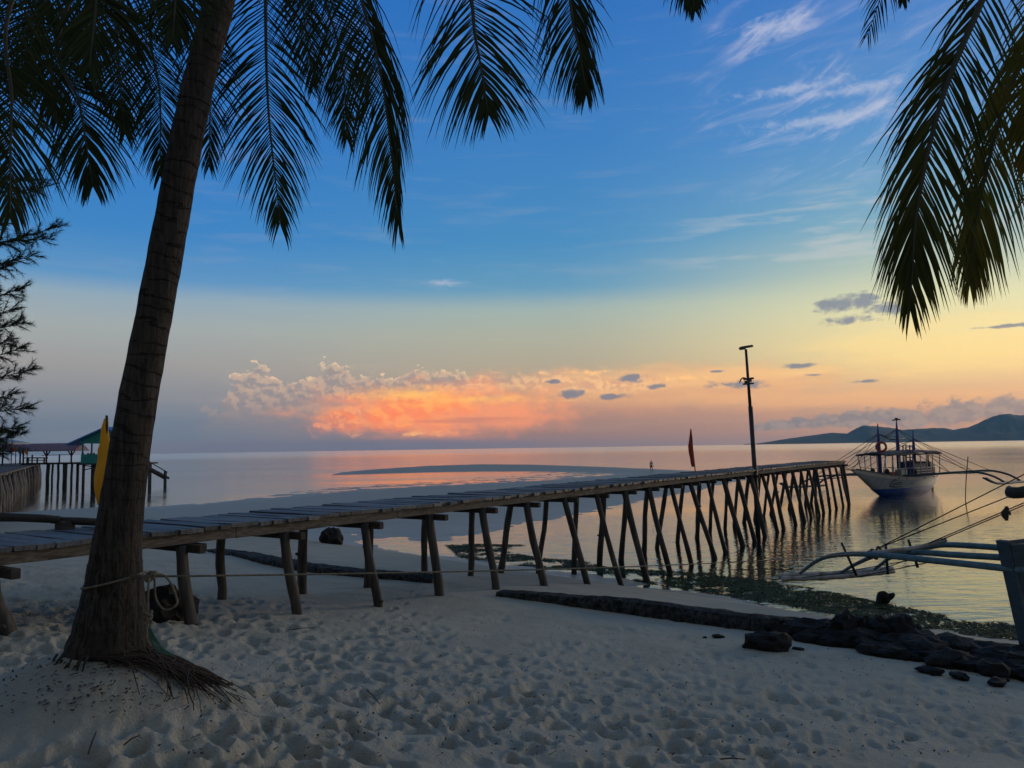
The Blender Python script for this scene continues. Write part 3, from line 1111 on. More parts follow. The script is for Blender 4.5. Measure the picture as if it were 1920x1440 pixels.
# ------------------------------------------------------------------ flags and lamp post
def cloth_roll(pts, widths, thick, lobes=3, seg=20, ph=0.0):
    """a furled flag: cross-sections with folds along a line"""
    mb = MB()
    pts = [Vector(p) for p in pts]
    n = len(pts)
    vs, fs = [], []
    for i, p in enumerate(pts):
        for k in range(seg):
            a = 2 * math.pi * k / seg
            fold = 1 + 0.22 * math.sin(lobes * a + ph + i * 0.35) + 0.08 * math.sin(7 * a - i * 0.5)
            vs.append(p + Vector((widths[i] * 0.5 * math.cos(a) * fold, thick * widths[i] * math.sin(a) * fold, 0.012 * math.sin(3 * a + i))))
    for i in range(n - 1):
        for k in range(seg):
            k2 = (k + 1) % seg
            fs.append((i * seg + k, i * seg + k2, (i + 1) * seg + k2, (i + 1) * seg + k))
    fs += [tuple(range(seg - 1, -1, -1)), tuple((n - 1) * seg + k for k in range(seg))]
    return mb.add(vs, fs)


def resample(pts, vals, n):
    t = np.linspace(0, len(pts) - 1, n)
    return spline(pts, n), [float(np.interp(x, range(len(vals)), vals)) for x in t]


yY = 12.0
yf = thing('beach_flag', pier_pt(2.1, PW - 0.1), 'furled golden yellow flag on a short pole right behind the palm trunk', 'flag', 'flags along the pier')
mb = MB()
top, foot = W(200, 779, yY), W(206, 985, yY)
foot.z = deck_z(2.1) - 0.02
mb.tube([top, top.lerp(foot, .5), foot], [0.02, 0.022, 0.024], 8)
mb.build('pole', M['darkwood'], yf)
ys = [(198.5, 786), (196, 805), (196.5, 830), (197, 845), (195, 862), (189.5, 890), (184.5, 915), (184.5, 932), (184.5, 946)]
wsx = [7, 12, 17, 22, 20, 21, 17, 10, 2]
pts, wid = resample([W(a, b, yY) for a, b in ys], [w * yY / F for w in wsx], 26)
cloth_roll(pts, wid, 0.32, 3, 22).build('cloth', M['yellow'], yf, True)

rY = 33.2
rf = thing('beach_flag', W(1301, 880.5, rY), 'furled dark red flag on a thin pole halfway along the pier', 'flag', 'flags along the pier')
mb = MB()
top, foot = W(1295, 804, rY), W(1303.5, 880.5, rY)
foot.z = deck_z(27.7) - 0.02
mb.tube([top, top.lerp(foot, .5), foot], [0.02, 0.022, 0.024], 8)
mb.build('pole', M['darkwood'], rf)
ys = [(1295.2, 806), (1295, 815), (1295, 828), (1295, 838), (1296, 848), (1297.5, 858), (1298.5, 868), (1299, 875)]
wsx = [2.2, 4.2, 6.5, 8.5, 7.8, 7, 7, 5]
pts, wid = resample([W(a, b, rY - 0.03) for a, b in ys], [w * rY / F for w in wsx], 22)
cloth_roll(pts, wid, 0.3, 3, 18, 1.0).build('cloth', M['red'], rf, True)

lY = 34.4
lp = thing('lamp_post', W(1417, 1000, lY), 'tall leaning steel lamp post clamped to the side of the pier', 'lamp post')
lp.location.z = -0.6
mb = MB()
p_top, p_mid, p_deck, p_bot = W(1398.5, 655, lY), W(1407, 762, lY), W(1415.5, 884, lY), W(1421, 985, lY)
p_bot.z = -0.6
mb.tube([p_mid, p_deck, p_bot], [0.098, 0.105, 0.11], 10)
mb.build('pole', M['metal'], lp, True)
mb = MB()
mb.tube([p_top, p_mid + Vector((0, 0, -0.3))], [0.055, 0.075], 10)
mb.build('pole', M['metal'], lp, True)
h0, h1 = W(1389, 652.5, lY - 0.1), W(1408.5, 649.5, lY + 0.1)
mb = MB()
mb.beam(h0, h1, 0.30, 0.085, bev=0.02)
mb.beam(h0.lerp(h1, 0.02) + Vector((0, 0, -0.05)), h0.lerp(h1, 0.30) + Vector((0, 0, -0.06)), 0.24, 0.07)
lh = mb.build('lamp_head', M['metal'], lp)
mb = MB()
mb.beam(h0.lerp(h1, 0.1) + Vector((0, 0, 0.055)), h0.lerp(h1, 0.95) + Vector((0, 0, 0.055)), 0.26, 0.022)
mb.build('panel', M['lamp_glass'], lh)
mb = MB()
cb = W(1402.6, 714, lY)
mb.beam(W(1395.5, 720, lY - .12), W(1411, 719, lY - .02), 0.24, 0.075)
mb.beam(W(1396, 711, lY - .12), W(1411, 709.5, lY - .02), 0.22, 0.09)
mb.beam(W(1398, 716, lY - .15), W(1407, 714, lY), 0.16, 0.10)
mb.build('bracket', M['metal'], lp)
mb = MB()
mb.tube(spline([W(1399, 710, lY - .1), W(1393, 708.5, lY - .14), W(1389, 712, lY - .15), W(1386.5, 718, lY - .15)], 8), [0.035, 0.035, 0.033, 0.03, 0.03, 0.028, 0.026, 0.022], 7)
mb.build('arm', M['metal'], lp, True)
mb = MB()
mb.box(W(1409.5, 879.5, lY - 0.2), (0.16, 0.10, 0.09), bev=0.01)
mb.build('clamp', M['tape'], lp)
mb = MB()
mb.box(W(1420.5, 879.0, lY - 0.2), (0.09, 0.10, 0.08), bev=0.01)
mb.build('clamp', M['tape'], lp)


# ------------------------------------------------------------------ coconut palms
def trunk_mesh(pts, rad, seg=28, rings=True):
    mb = MB()
    n = 120
    P = spline(pts, n)
    rr = [float(np.interp(i / (n - 1) * (len(rad) - 1), range(len(rad)), rad)) for i in range(n)]
    vs, fs = [], []
    for i, p in enumerate(P):
        for k in range(seg):
            a = 2 * math.pi * k / seg
            r = rr[i] * (1 + 0.035 * mnoise.noise(Vector((math.cos(a) * 1.5, math.sin(a) * 1.5, p.z * 1.6))) + 0.012 * ((i % 3) == 0))
            if p.z < P[0].z + 0.6:
                r *= 1 + 0.05 * math.sin(5 * a + 1) * (1 - (p.z - P[0].z) / 0.6)
            vs.append(p + Vector((math.cos(a) * r, math.sin(a) * r, 0.015 * math.sin(a * 2 + i))))
    for i in range(n - 1):
        for k in range(seg):
            k2 = (k + 1) % seg
            fs.append((i * seg + k, i * seg + k2, (i + 1) * seg + k2, (i + 1) * seg + k))
    fs += [tuple(range(seg - 1, -1, -1)), tuple((n - 1) * seg + k for k in range(seg))]
    return mb.add(vs, fs), P, rr


def leaflet(mb, base, d, up, L_, wd, droop, seg=4):
    """a drooping folded blade"""
    side = d.cross(up).normalized()
    p = Vector(base)
    dr = Vector(d)
    vs = []
    step = L_ / seg
    prof = (0.55, 1.0, 0.8, 0.45, 0.05)
    for i in range(seg + 1):
        w = wd * 0.5 * prof[i]
        vs += [p - side * w, p + side * w]
        dr = (dr + Vector((0, 0, -1)) * droop * (0.6 + 0.5 * i)).normalized()
        side = (side - dr * side.dot(dr)).normalized()
        p = p + dr * step
    fs = [(2 * i, 2 * i + 1, 2 * i + 3, 2 * i + 2) for i in range(seg)]
    mb.add(vs, fs)


def frond(root, crown, vis, leafmat, Lmax=0.75, spread=(1.0, 1.0), facing=None, droop=0.16, n_leaf=95, fwd=0.50, bare=0.30):
    """a frond from the crown through given points; leaflets along its outer part"""
    vis = [Vector(p) for p in vis]
    vis[-1] = vis[-1].lerp(vis[-2], 0.14)
    up_ = crown.lerp(vis[0], 0.45) + Vector((0, 0, max(0.3, 0.28 * (vis[0] - crown).length)))
    pts = spline([crown, up_] + vis, 60)
    rad = [0.026 * (1 - i / 59) ** 0.9 + 0.003 for i in range(60)]
    mb = MB()
    mb.tube(pts, rad, 6)
    fr = mb.build('frond', M['rachis'], root, True)
    lb = MB()
    for i in range(n_leaf):
        f = bare + (1 - bare) * (i / (n_leaf - 1)) ** 0.92
        x = f * 59
        k = min(int(x), 58)
        p = pts[k].lerp(pts[k + 1], x - k)
        t = (pts[min(k + 1, 59)] - pts[max(k - 1, 0)]).normalized()
        view = facing if facing is not None else (Vector((0, 0, EYE)) - p).normalized()
        side = t.cross(view)
        if side.length < 0.2:
            side = t.cross(Vector((0, 0, 1)))
        side.normalize()
        nrm = side.cross(t).normalized()
        env = (0.45 + 0.55 * math.sin(math.pi * min(1, (f - bare) / (1 - bare) * 0.85 + 0.12))) * (1.0 if f < 0.75 else 1.0 - 0.45 * (f - 0.75) / 0.25)
        for sg in (-1, 1):
            sp = spread[0] if sg < 0 else spread[1]
            if random.random() < 0.03:
                continue
            d = (t * (fwd + 0.30 * f + 0.9 * f ** 6) + side * sg * sp * (1.15 - 0.42 * f) + nrm * random.uniform(-0.28, 0.1)).normalized()
            d = (d + Vector((random.gauss(0, .05), random.gauss(0, .05), random.gauss(0, .05)))).normalized()
            up = (nrm + Vector((random.gauss(0, .25), random.gauss(0, .25), random.gauss(0, .2)))).normalized()
            leaflet(lb, p, d, up, Lmax * env * random.uniform(0.85, 1.12), random.uniform(0.012, 0.021), droop * random.uniform(0.6, 1.5))
    lo = lb.build('leaflets', leafmat, fr, True)
    tag(lo, None, None, None, 'stuff')
    return fr


pY = 6.2
pb = W(203, 1225, pY)
palm = thing('coconut_palm', (pb.x, pb.y, pb.z), 'tall leaning coconut palm in the foreground with a rope tied round its flared base', 'palm tree')
tpx = [(203, 1240), (206, 1195), (213, 1100), (222, 1000), (250, 800), (287, 600), (324, 400), (364, 190), (411, 0)]
tpts = [W(x, y, pY) for x, y in tpx]
crown = W(411, 0, pY) + (W(411, 0, pY) - W(338, 320, pY)) * 1.30
trad = [w * 0.5 * pY / F for w in (164, 137, 101, 82, 69, 65, 62, 59, 58)] + [0.12]
mbT, TP, TR = trunk_mesh(tpts + [crown], trad)
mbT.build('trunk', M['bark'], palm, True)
LF = [
    ([(40, -40, 5.2), (22, 200, 5.0), (18, 442, 4.9)], dict(Lmax=0.72)),
    ([(120, 30, 5.7), (150, 200, 5.5), (178, 372, 5.4)], dict(Lmax=0.70)),
    ([(285, 10, 7.8), (300, 180, 7.9), (300, 352, 8.0)], dict(Lmax=0.75)),
    ([(235, -40, 7.2), (222, 110, 7.3), (236, 270, 7.4)], dict(Lmax=0.75)),
    ([(365, -20, 8.0), (392, 150, 8.2), (392, 335, 8.4)], dict(Lmax=0.72)),
    ([(498, -20, 6.7), (503, 200, 6.5), (530, 458, 6.4)], dict(Lmax=0.85, n_leaf=105)),
    ([(672, -20, 6.2), (716, 150, 6.0), (752, 458, 5.8)], dict(Lmax=0.9, spread=(0.32, 0.9), droop=0.30, n_leaf=110)),
    ([(600, -40, 7.6), (640, 110, 7.7), (652, 282, 7.8)], dict(Lmax=0.75)),
    ([(852, -90, 5.4), (893, 80, 5.2), (920, 236, 5.1)], dict(Lmax=0.82, droop=0.13, n_leaf=80)),
    ([(1020, -110, 5.7), (1078, 60, 5.5), (1103, 192, 5.4)], dict(Lmax=0.62, droop=0.22, spread=(0.4, 1.0))),
    ([(1240, -190, 6.0), (1288, -70, 5.9), (1305, 32, 5.8)], dict(Lmax=0.45, droop=0.24)),
    ([(60, -70, 6.6), (85, 70, 6.7), (110, 240, 6.7)], dict(Lmax=0.75)),
    ([(-60, -20, 5.7), (-38, 150, 5.6), (-28, 330, 5.5)], dict(Lmax=0.72)),
    ([(190, -90, 4.9), (180, 10, 4.8), (165, 150, 4.7)], dict(Lmax=0.62)),
    ([(330, -110, 5.2), (330, -20, 5.0), (322, 90, 4.9)], dict(Lmax=0.5)),
    ([(560, -110, 8.6), (570, 30, 8.9), (590, 180, 9.0)], dict(Lmax=0.8)),
    ([(120, -90, 8.2), (60, 40, 8.6), (30, 190, 8.8)], dict(Lmax=0.8)),
]
for vis, kw in LF:
    frond(palm, crown, [W(x, y, Y) for x, y, Y in vis], M['leaf'], **kw)
# fronds standing up and back, out of the picture
for a in range(9):
    an = R(40 * a + 12)
    v = [crown + Vector((math.cos(an) * 1.2, math.sin(an) * 1.2, 1.1)), crown + Vector((math.cos(an) * 2.6, math.sin(an) * 2.6, 1.15)), crown + Vector((math.cos(an) * 3.7, math.sin(an) * 3.7, 0.5))]
    frond(palm, crown, v, M['leaf'], Lmax=0.8, n_leaf=60, facing=Vector((0, 0, -1)))

# roots torn out of the mound on the right of the trunk
rb = MB()
rtc = hit(372, 1272)
for i in range(230):
    th = R(random.uniform(-95, 12))
    p = Vector((pb.x + 0.34 * math.cos(th), pb.y + 0.34 * math.sin(th), 0))
    if i % 3:
        p = p.lerp(Vector((rtc.x, rtc.y, 0)), random.uniform(0.05, 0.75)) + Vector((random.gauss(0, .05), random.gauss(0, .05), 0))
    aim = Vector((rtc.x, rtc.y, 0)) + Vector((random.gauss(0.10, .16), random.gauss(-0.02, .16), 0)) - p
    hd_ = math.atan2(aim.y, aim.x) + random.gauss(0, 0.35)
    pts_ = []
    lift = random.uniform(0.004, 0.03)
    for k in range(random.randint(5, 8)):
        pts_.append(Vector((p.x, p.y, ground_z(p.x, p.y) + lift * math.sin(0.5 + k * 0.5) + 0.030)))
        p = p + Vector((math.cos(hd_), math.sin(hd_), 0)) * random.uniform(0.05, 0.10)
        hd_ += random.gauss(0, 0.22)
    r0_ = random.uniform(0.004, 0.009)
    rb.tube(pts_, [r0_ * (1 - 0.7 * k / len(pts_)) for k in range(len(pts_))], 5)
for i in range(22):                                  # a skirt of short roots round the base
    a0 = random.uniform(-math.pi * 0.95, 0.05)
    r0_ = 0.36
    a = Vector((pb.x + math.cos(a0) * r0_, pb.y + math.sin(a0) * r0_, pb.z + random.uniform(0.0, 0.08)))
    e = a + Vector((math.cos(a0) * random.uniform(.02, .08), math.sin(a0) * random.uniform(.02, .08), -random.uniform(0.06, 0.12)))
    rb.tube([a, a.lerp(e, .5) + Vector((0, 0, .02)), e], [0.010, 0.009, 0.005], 5)
rt = rb.build('roots', M['root'], palm, True)
tag(rt, 'mat of dark torn roots spilling over the sand', None, None, 'stuff')

# right-hand palm: its crown hangs in from outside the picture
crownR = Vector((4.3, 4.7, 8.3))
zr = ground_z(5.3, 4.6)
palmR = thing('coconut_palm', (5.3, 4.6, zr), 'coconut palm outside the right edge whose olive fronds hang into the sky', 'palm tree')
mbT, _, _ = trunk_mesh([(5.3, 4.6, zr - 0.1), (5.25, 4.62, zr + 0.5), (5.0, 4.65, zr + 2.5), (4.6, 4.7, zr + 4.6), tuple(crownR)], [0.34, 0.2, 0.15, 0.14, 0.12])
mbT.build('trunk', M['bark'], palmR, True)
RF = [
    ([(1850, -20, 4.3), (1768, 180, 4.2), (1722, 380, 4.15), (1704, 600, 4.1)], M['leaf_half_lit_tone'], dict(Lmax=0.72, spread=(0.85, 0.42), droop=0.14, n_leaf=100, fwd=0.68)),
    ([(1975, -20, 4.9), (1885, 190, 4.8), (1835, 390, 4.75), (1815, 545, 4.7)], M['leaf_lit_tone'], dict(Lmax=0.70, spread=(0.75, 0.35), droop=0.2, n_leaf=100, fwd=0.7)),
    ([(2010, -60, 4.5), (1960, 120, 4.5), (1925, 330, 4.5)], M['leaf_lit_tone'], dict(Lmax=0.62, droop=0.2)),
    ([(1720, -230, 5.0), (1700, -110, 5.0), (1692, 12, 5.0)], M['leaf'], dict(Lmax=0.36, droop=0.22, spread=(.6, .6))),
    ([(2060, 100, 5.4), (2010, 300, 5.4), (1990, 520, 5.4)], M['leaf'], dict(Lmax=0.6, droop=0.2)),
]
for vis, lm, kw in RF:
    frond(palmR, crownR, [W(x, y, Y) for x, y, Y in vis], lm, **kw)
for a in range(8):
    an = R(45 * a + 5)
    if 150 < 45 * a + 5 < 275:
        continue
    v = [crownR + Vector((math.cos(an) * 1.2, math.sin(an) * 1.2, 1.0)), crownR + Vector((math.cos(an) * 2.6, math.sin(an) * 2.6, 0.9)), crownR + Vector((math.cos(an) * 3.6, math.sin(an) * 3.6, 0.1))]
    frond(palmR, crownR, v, M['leaf'], Lmax=0.75, n_leaf=60, facing=Vector((0, 0, -1)))

# ------------------------------------------------------------------ she-oak at the left edge
oY = 15.0
ob = W(-190, 1000, oY)
og = ground_z(ob.x, ob.y)
oak = thing('casuarina_tree', (ob.x, ob.y, og), 'feathery needle-leaved tree reaching in from the left edge', 'tree')
mb = MB()
ot = Vector((ob.x - 0.3, ob.y + 0.3, og + 9.0))
ocl = spline([(ob.x, ob.y, og - 0.2), (ob.x + 0.1, ob.y, og + 2.5), (ob.x - 0.1, ob.y + 0.1, og + 5.5), tuple(ot)], 24)
mb.tube(ocl, [0.22 - 0.008 * i for i in range(24)], 10, jit=0.04)
mb.build('trunk', M['bark'], oak, True)
BR = [((100, 428), 0.9), ((92, 448), 1.1), ((60, 480), 0.8), ((82, 352), 0.9), ((60, 335), 1.2), ((40, 540), 0.8), ((46, 606), 1.0), ((42, 652), 0.9), ((58, 692), 1.0), ((52, 765), 0.9),
      ((28, 800), 0.9), ((20, 740), 1.2), ((15, 640), 1.2), ((20, 580), 1.2), ((10, 500), 1.2), ((0, 420), 1.3), ((35, 815), 1.0), ((-20, 700), 1.3), ((-20, 560), 1.3), ((8, 845), 0.9)]
bw, nd = MB(), MB()
for (tx, ty), dd in BR:
    tip = W(tx, ty, oY + random.uniform(-1.0, 1.0))
    k0 = min(range(24), key=lambda i: abs(ocl[i].z - (tip.z - 0.9)))
    a = ocl[k0]
    m_ = a.lerp(tip, 0.55) + Vector((0, 0, 0.16))
    bp = spline([a, m_, tip], 26)
    bw.tube(bp, [0.035 - 0.0012 * i for i in range(26)], 5)
    for i in range(6, 26):
        for _ in range(2):
            p = bp[i]
            d = (bp[min(i + 1, 25)] - bp[i - 1]).normalized()
            tw = (d * 0.7 + Vector((random.gauss(0, .5), random.gauss(0, .5), random.gauss(0.05, .45)))).normalized()
            L_ = random.uniform(0.15, 0.42) * (1.2 - 0.5 * i / 25)
            e = p + tw * L_
            bw.tube([p, p.lerp(e, .5) + Vector((0, 0, .01)), e], [0.008, 0.006, 0.003], 4)
            for g in range(5):
                c0 = p.lerp(e, 0.25 + 0.75 * g / 4)
                for _n in range(10):
                    nd_d = (tw * 0.9 + Vector((random.gauss(0, .55), random.gauss(0, .55), random.gauss(0.0, .5)))).normalized()
                    ln = random.uniform(0.08, 0.17)
                    sd_ = nd_d.cross(Vector((random.random(), random.random(), random.random()))).normalized() * 0.0055
                    tipn = c0 + nd_d * ln + Vector((0, 0, -0.015))
                    nd.add([c0 - sd_, c0 + sd_, tipn], [(0, 1, 2)])
tag(bw.build('branches', M['twig'], oak, True), None, None, None, 'stuff')
tag(nd.build('needles', M['needle'], oak), None, None, None, 'stuff')


# ------------------------------------------------------------------ mooring rope round the palm
def trunk_at(y_px):
    """centre and radius of the trunk at a photo row"""
    zt = W(213, y_px, pY).z
    i = min(range(len(TP)), key=lambda k: abs(TP[k].z - zt))
    return TP[i], TR[i]


rope_end = W(1640, 1034, 19.4)
rc, rr_ = trunk_at(1080)
rope = thing('mooring_rope', (rc.x, rc.y, rc.z), 'straw-coloured mooring rope tied round the palm and stretched in front of the pier piles', 'rope')
knot = W(283, 1081, 6.05)
loop = []
for k in range(26):
    a = 2 * math.pi * k / 25
    loop.append(Vector((rc.x + math.cos(a) * (rr_ + 0.018), rc.y + math.sin(a) * (rr_ + 0.018), rc.z + 0.035 * math.cos(a) - 0.035 * math.sin(a * 0.5))))
mb = MB()
mb.tube(loop, 0.009, 7)
mb.build('loop', M['rope'], rope, True)
mb = MB()
mb.tube([Vector((rc.x + rr_ * 0.9, rc.y - 0.12, rc.z + 0.03)), knot], 0.014, 7)
for k in range(3):
    t = knot + Vector((0.012 * k - 0.01, 0, 0))
    mb.tube([t + Vector((0.03 * math.cos(a), 0.03 * math.sin(a) * 0.8, 0.03 * math.sin(a + k))) for a in [2 * math.pi * i / 10 for i in range(11)]], 0.014, 6)
mb.build('knot', M['rope'], rope, True)
mb = MB()
line = []
for i in range(40):
    t = i / 39
    p = knot.lerp(rope_end, t)
    p.z -= 0.10 * 4 * t * (1 - t)
    line.append(p)
mb.tube(line, 0.0085, 7)
mb.build('line', M['rope'], rope, True)
mb = MB()
lp_px = [(286, 1079), (305, 1078), (320, 1093), (330, 1118), (332, 1132), (322, 1141), (308, 1143), (297, 1132), (291, 1115), (290, 1090), (288, 1082)]
mb.tube(spline([W(x, y, 6.0 + 0.06 * math.sin(i)) for i, (x, y) in enumerate(lp_px)], 50), 0.0085, 7)
mb.build('hanging_loop', M['rope'], rope, True)
mb = MB()
tl = [(280, 1083), (278, 1105), (277, 1130), (278, 1155), (277, 1172), (274, 1190), (282, 1212)]
mb.tube(spline([W(x, y, 5.85 - 0.02 * i) for i, (x, y) in enumerate(tl)], 30), 0.009, 7)
for y_ in (1150, 1158, 1170):
    p = W(277.5, y_, 5.8)
    mb.tube([p + Vector((0.024 * math.cos(a), 0.02 * math.sin(a), 0.012 * math.sin(2 * a))) for a in [2 * math.pi * i / 9 for i in range(10)]], 0.013, 6)
mb.build('tail', M['rope'], rope, True)
mb = MB()
for k in range(5):
    tl = [(278 + k, 1178), (283 + 2 * k, 1195), (290 + 4 * k, 1215), (300 + 7 * k, 1224 + 2 * k)]
    mb.tube(spline([W(x, y, 5.72 - 0.01 * k) for x, y in tl], 14), 0.0045, 5)
mb.build('frayed_end', M['rope_green'], rope, True)


# ------------------------------------------------------------------ stones
def rock_mesh(seed, sub=3, lump=0.30, flat=0.75):
    import bmesh
    bm = bmesh.new()
    bmesh.ops.create_icosphere(bm, subdivisions=sub, radius=1.0)
    off = Vector((seed * 3.7, seed * 1.9, seed * 5.3))
    for v in bm.verts:
        d = v.co.normalized()
        k = 1 + lump * mnoise.fractal(d * 1.3 + off, 1.0, 2.0, 4) + 0.24 * (0.5 - mnoise.cell(d * 2.2 + off))
        k += 0.10 * mnoise.noise(d * 5 + off)
        v.co = d * k
        v.co.z *= flat
    me = bpy.data.meshes.new('rock')
    bm.to_mesh(me)
    bm.free()
    me.materials.append(M['rock'])
    return me


ROCKS = [rock_mesh(i, 3) for i in range(7)]
PEBB = [rock_mesh(20 + i, 2) for i in range(5)]


def rock(pos, sx, sy, sz, label, name='rock', group=None, i=0, small=False, sink=0.3, rz=None):
    o = bpy.data.objects.new(name, (PEBB if small else ROCKS)[i % (5 if small else 7)])
    COL.objects.link(o)
    o.location = (pos[0], pos[1], pos[2] + sz * (1 - sink) * 0.6)
    o.scale = (sx, sy, sz)
    o.rotation_euler = (0, 0, random.uniform(0, 6.28) if rz is None else rz)
    return tag(o, label, 'rock', group)


p = hit(622, 1020)
r1 = rock(p, 0.40, 0.32, 0.46, 'lone black boulder standing on wet sand behind the pier', i=0, sink=0.2, rz=0.4)
p = hit(306, 1158)
rock(p + Vector((0, 0.1, 0)), 0.36, 0.27, 0.30, 'dark hump of rock half buried behind the palm foot beside a pier pile', i=2, rz=0.2)
p = hit(1437, 1217)
rock(p, 0.27, 0.22, 0.22, 'single round dark rock set apart on the sand left of the rubble', i=4)
for (x, y, w, h_, lab, i) in ((1591, 1207, 36, 66, 'tall left boulder of the dark row on top of the rubble', 1), (1625, 1206, 20, 56, 'narrow boulder second from left in the dark row on the rubble', 5),
                              (1656, 1210, 36, 58, 'broad flat-topped boulder in the middle of the dark row', 3), (1694, 1214, 38, 66, 'right-hand boulder of the dark row on the rubble', 6)):
    p = hit(x, y)
    k_ = p.y / F
    rock(p, w * k_ * 0.85, w * k_ * 0.75, h_ * k_ * 0.62, lab, i=i, sink=0.1)
GRP = 'rubble heaped below the old slab wall'
RLAB = 'dark broken coral stone in the rubble heap by the grounded hull'
n_ = 0
while n_ < 210:
    x = random.uniform(1440, 1990)
    if random.random() > (x - 1380) / 240:
        continue
    lo = np.interp(x, [1440, 1540, 1640, 1760, 1920, 2000], [1188, 1198, 1206, 1222, 1242, 1250])
    hi = np.interp(x, [1440, 1540, 1640, 1760, 1920, 2000], [1192, 1210, 1230, 1252, 1284, 1296])
    y = random.uniform(lo, hi)
    p = hit(x, y)
    f = (y - lo) / (hi - lo)
    s0 = random.choice((0.05, 0.07, 0.09, 0.12, 0.16, 0.2)) * random.uniform(.85, 1.2) * (1.2 - 0.5 * f)
    rock(p + Vector((0, 0, 0.10 * (1 - f))), s0 * random.uniform(0.9, 1.5), s0, s0 * random.uniform(0.55, 1.0), RLAB, 'rubble_stone', GRP, n_, True, sink=0.35)
    n_ += 1
for (x, y, s0) in ((1322, 1197, .03), (1345, 1195, .05), (1352, 1196, .035), (1495, 1220, .06), (1402, 1210, .04), (1744, 1262, .10), (1800, 1272, .08), (1870, 1284, .09)):
    rock(hit(x, y), s0 * 1.4, s0, s0 * 0.7, 'small dark stone lying loose on the sand beside the rubble', 'loose_stone', 'stones strewn at the edge of the rubble', int(x), True)

# stump in the shallows
st = onz(1658, 1131, 0.0)
stump = thing('mooring_stump', (st.x, st.y, -0.2), 'broken forked timber stump leaning out of the shallows below the outrigger', 'stump')
for (a, b_, r0_, r1_) in (((1648, 1136), (1663, 1111), 0.10, 0.12), ((1658, 1134), (1677, 1113), 0.07, 0.07)):
    A, B = W(*a, st.y), W(*b_, st.y - 0.05)
    mb = MB()
    pts = spline([A + (A - B) * 0.5, A, A.lerp(B, .5) + Vector((-.03, 0, .02)), B], 10)
    mb.tube(pts, [r0_ * 1.1, r0_, r0_ * 1.05, r0_, r0_ * .95, r0_, r1_ * 1.1, r1_ * 1.15, r1_ * .9, r1_ * .5], 10, jit=0.10)
    mb.build('prong', M['rock'], stump, True)

# ------------------------------------------------------------------ half-buried slab wall
def slab(name, px, wid, high, label):
    pts = [hit(x, y) for x, y in px]
    t = thing(name, pts[0], label, 'low wall')
    P = spline(pts, 14 * (len(pts) - 1) + 1)
    cum = [0.0]
    for i in range(1, len(P)):
        cum.append(cum[-1] + (P[i] - P[i - 1]).length)
    cuts, x0 = [], 0.0
    while x0 < cum[-1] - 0.3:
        x1 = min(cum[-1], x0 + random.uniform(2.2, 3.0))
        if cum[-1] - x1 < 0.8:
            x1 = cum[-1]
        cuts.append((x0, x1))
        x0 = x1 + 0.012
    def at(s_):
        s_ = min(max(s_, 0), cum[-1])
        k = max(0, min(len(P) - 2, int(np.searchsorted(cum, s_)) - 1))
        return P[k].lerp(P[k + 1], (s_ - cum[k]) / max(1e-6, cum[k + 1] - cum[k]))
    for (c0, c1) in cuts:
        mb = MB()
        nn = 28
        vs, fs = [], []
        dzz = random.uniform(-0.02, 0.02)
        for i in range(nn + 1):
            s_ = c0 + (c1 - c0) * i / nn
            p = at(s_)
            tn = at(s_ + 0.1) - at(s_ - 0.1)
            side = Vector((tn.y, -tn.x, 0)).normalized()      # towards the viewer
            if side.y > 0:
                side = -side
            fr_ = s_ / cum[-1]
            hz = high * min(1.0, 0.35 + 2.2 * fr_) + dzz
            prof = [(0.0, -0.25), (0.0, hz * 0.55), (-0.03, hz * 0.95), (-wid * 0.35, hz * 1.05), (-wid * 0.7, hz * 1.0), (-wid, hz * 0.85), (-wid, -0.25)]
            for j, (o_, z_) in enumerate(prof):
                jt = 0.035 * mnoise.noise(Vector((s_ * 4, j * 1.7, 2.2)))
                vs.append(p + side * (o_ + jt) + Vector((0, 0, z_ + jt)))
        m_ = len(prof)
        for i in range(nn):
            for j in range(m_ - 1):
                fs.append((i * m_ + j, i * m_ + j + 1, (i + 1) * m_ + j + 1, (i + 1) * m_ + j))
        fs += [tuple(range(m_)), tuple(nn * m_ + j for j in range(m_ - 1, -1, -1))]
        mb.add(vs, fs)
        mb.build('slab', M['slab'], t)
    return t


slab('slab_wall', [(382, 1034), (470, 1052), (560, 1070), (660, 1082), (760, 1089), (810, 1093)], 0.55, 0.13, 'low weed-blackened slab wall slanting down the sand behind the pier piles')
slab('slab_wall', [(930, 1118), (1040, 1133), (1160, 1149), (1280, 1166), (1400, 1183), (1540, 1199), (1700, 1221), (1900, 1246), (2040, 1264)], 0.42, 0.22, 'old dark concrete slab wall sunk in the sand in front of the rubble')

# ------------------------------------------------------------------ seaweed band along the water's edge
wd_px = [(835, 1022), (900, 1020), (985, 1022), (940, 1032), (1010, 1046), (1090, 1052), (1150, 1066), (1230, 1070), (1330, 1074), (1450, 1090), (1560, 1110), (1650, 1130), (1760, 1152), (1860, 1166), (1990, 1180),
         (1990, 1216), (1880, 1198), (1720, 1182), (1600, 1160), (1480, 1136), (1380, 1120), (1260, 1102), (1180, 1090), (1110, 1070), (1020, 1066), (930, 1057), (860, 1045), (850, 1034)]
WP = np.array([tuple(onz(*q)[:2]) for q in wd_px])


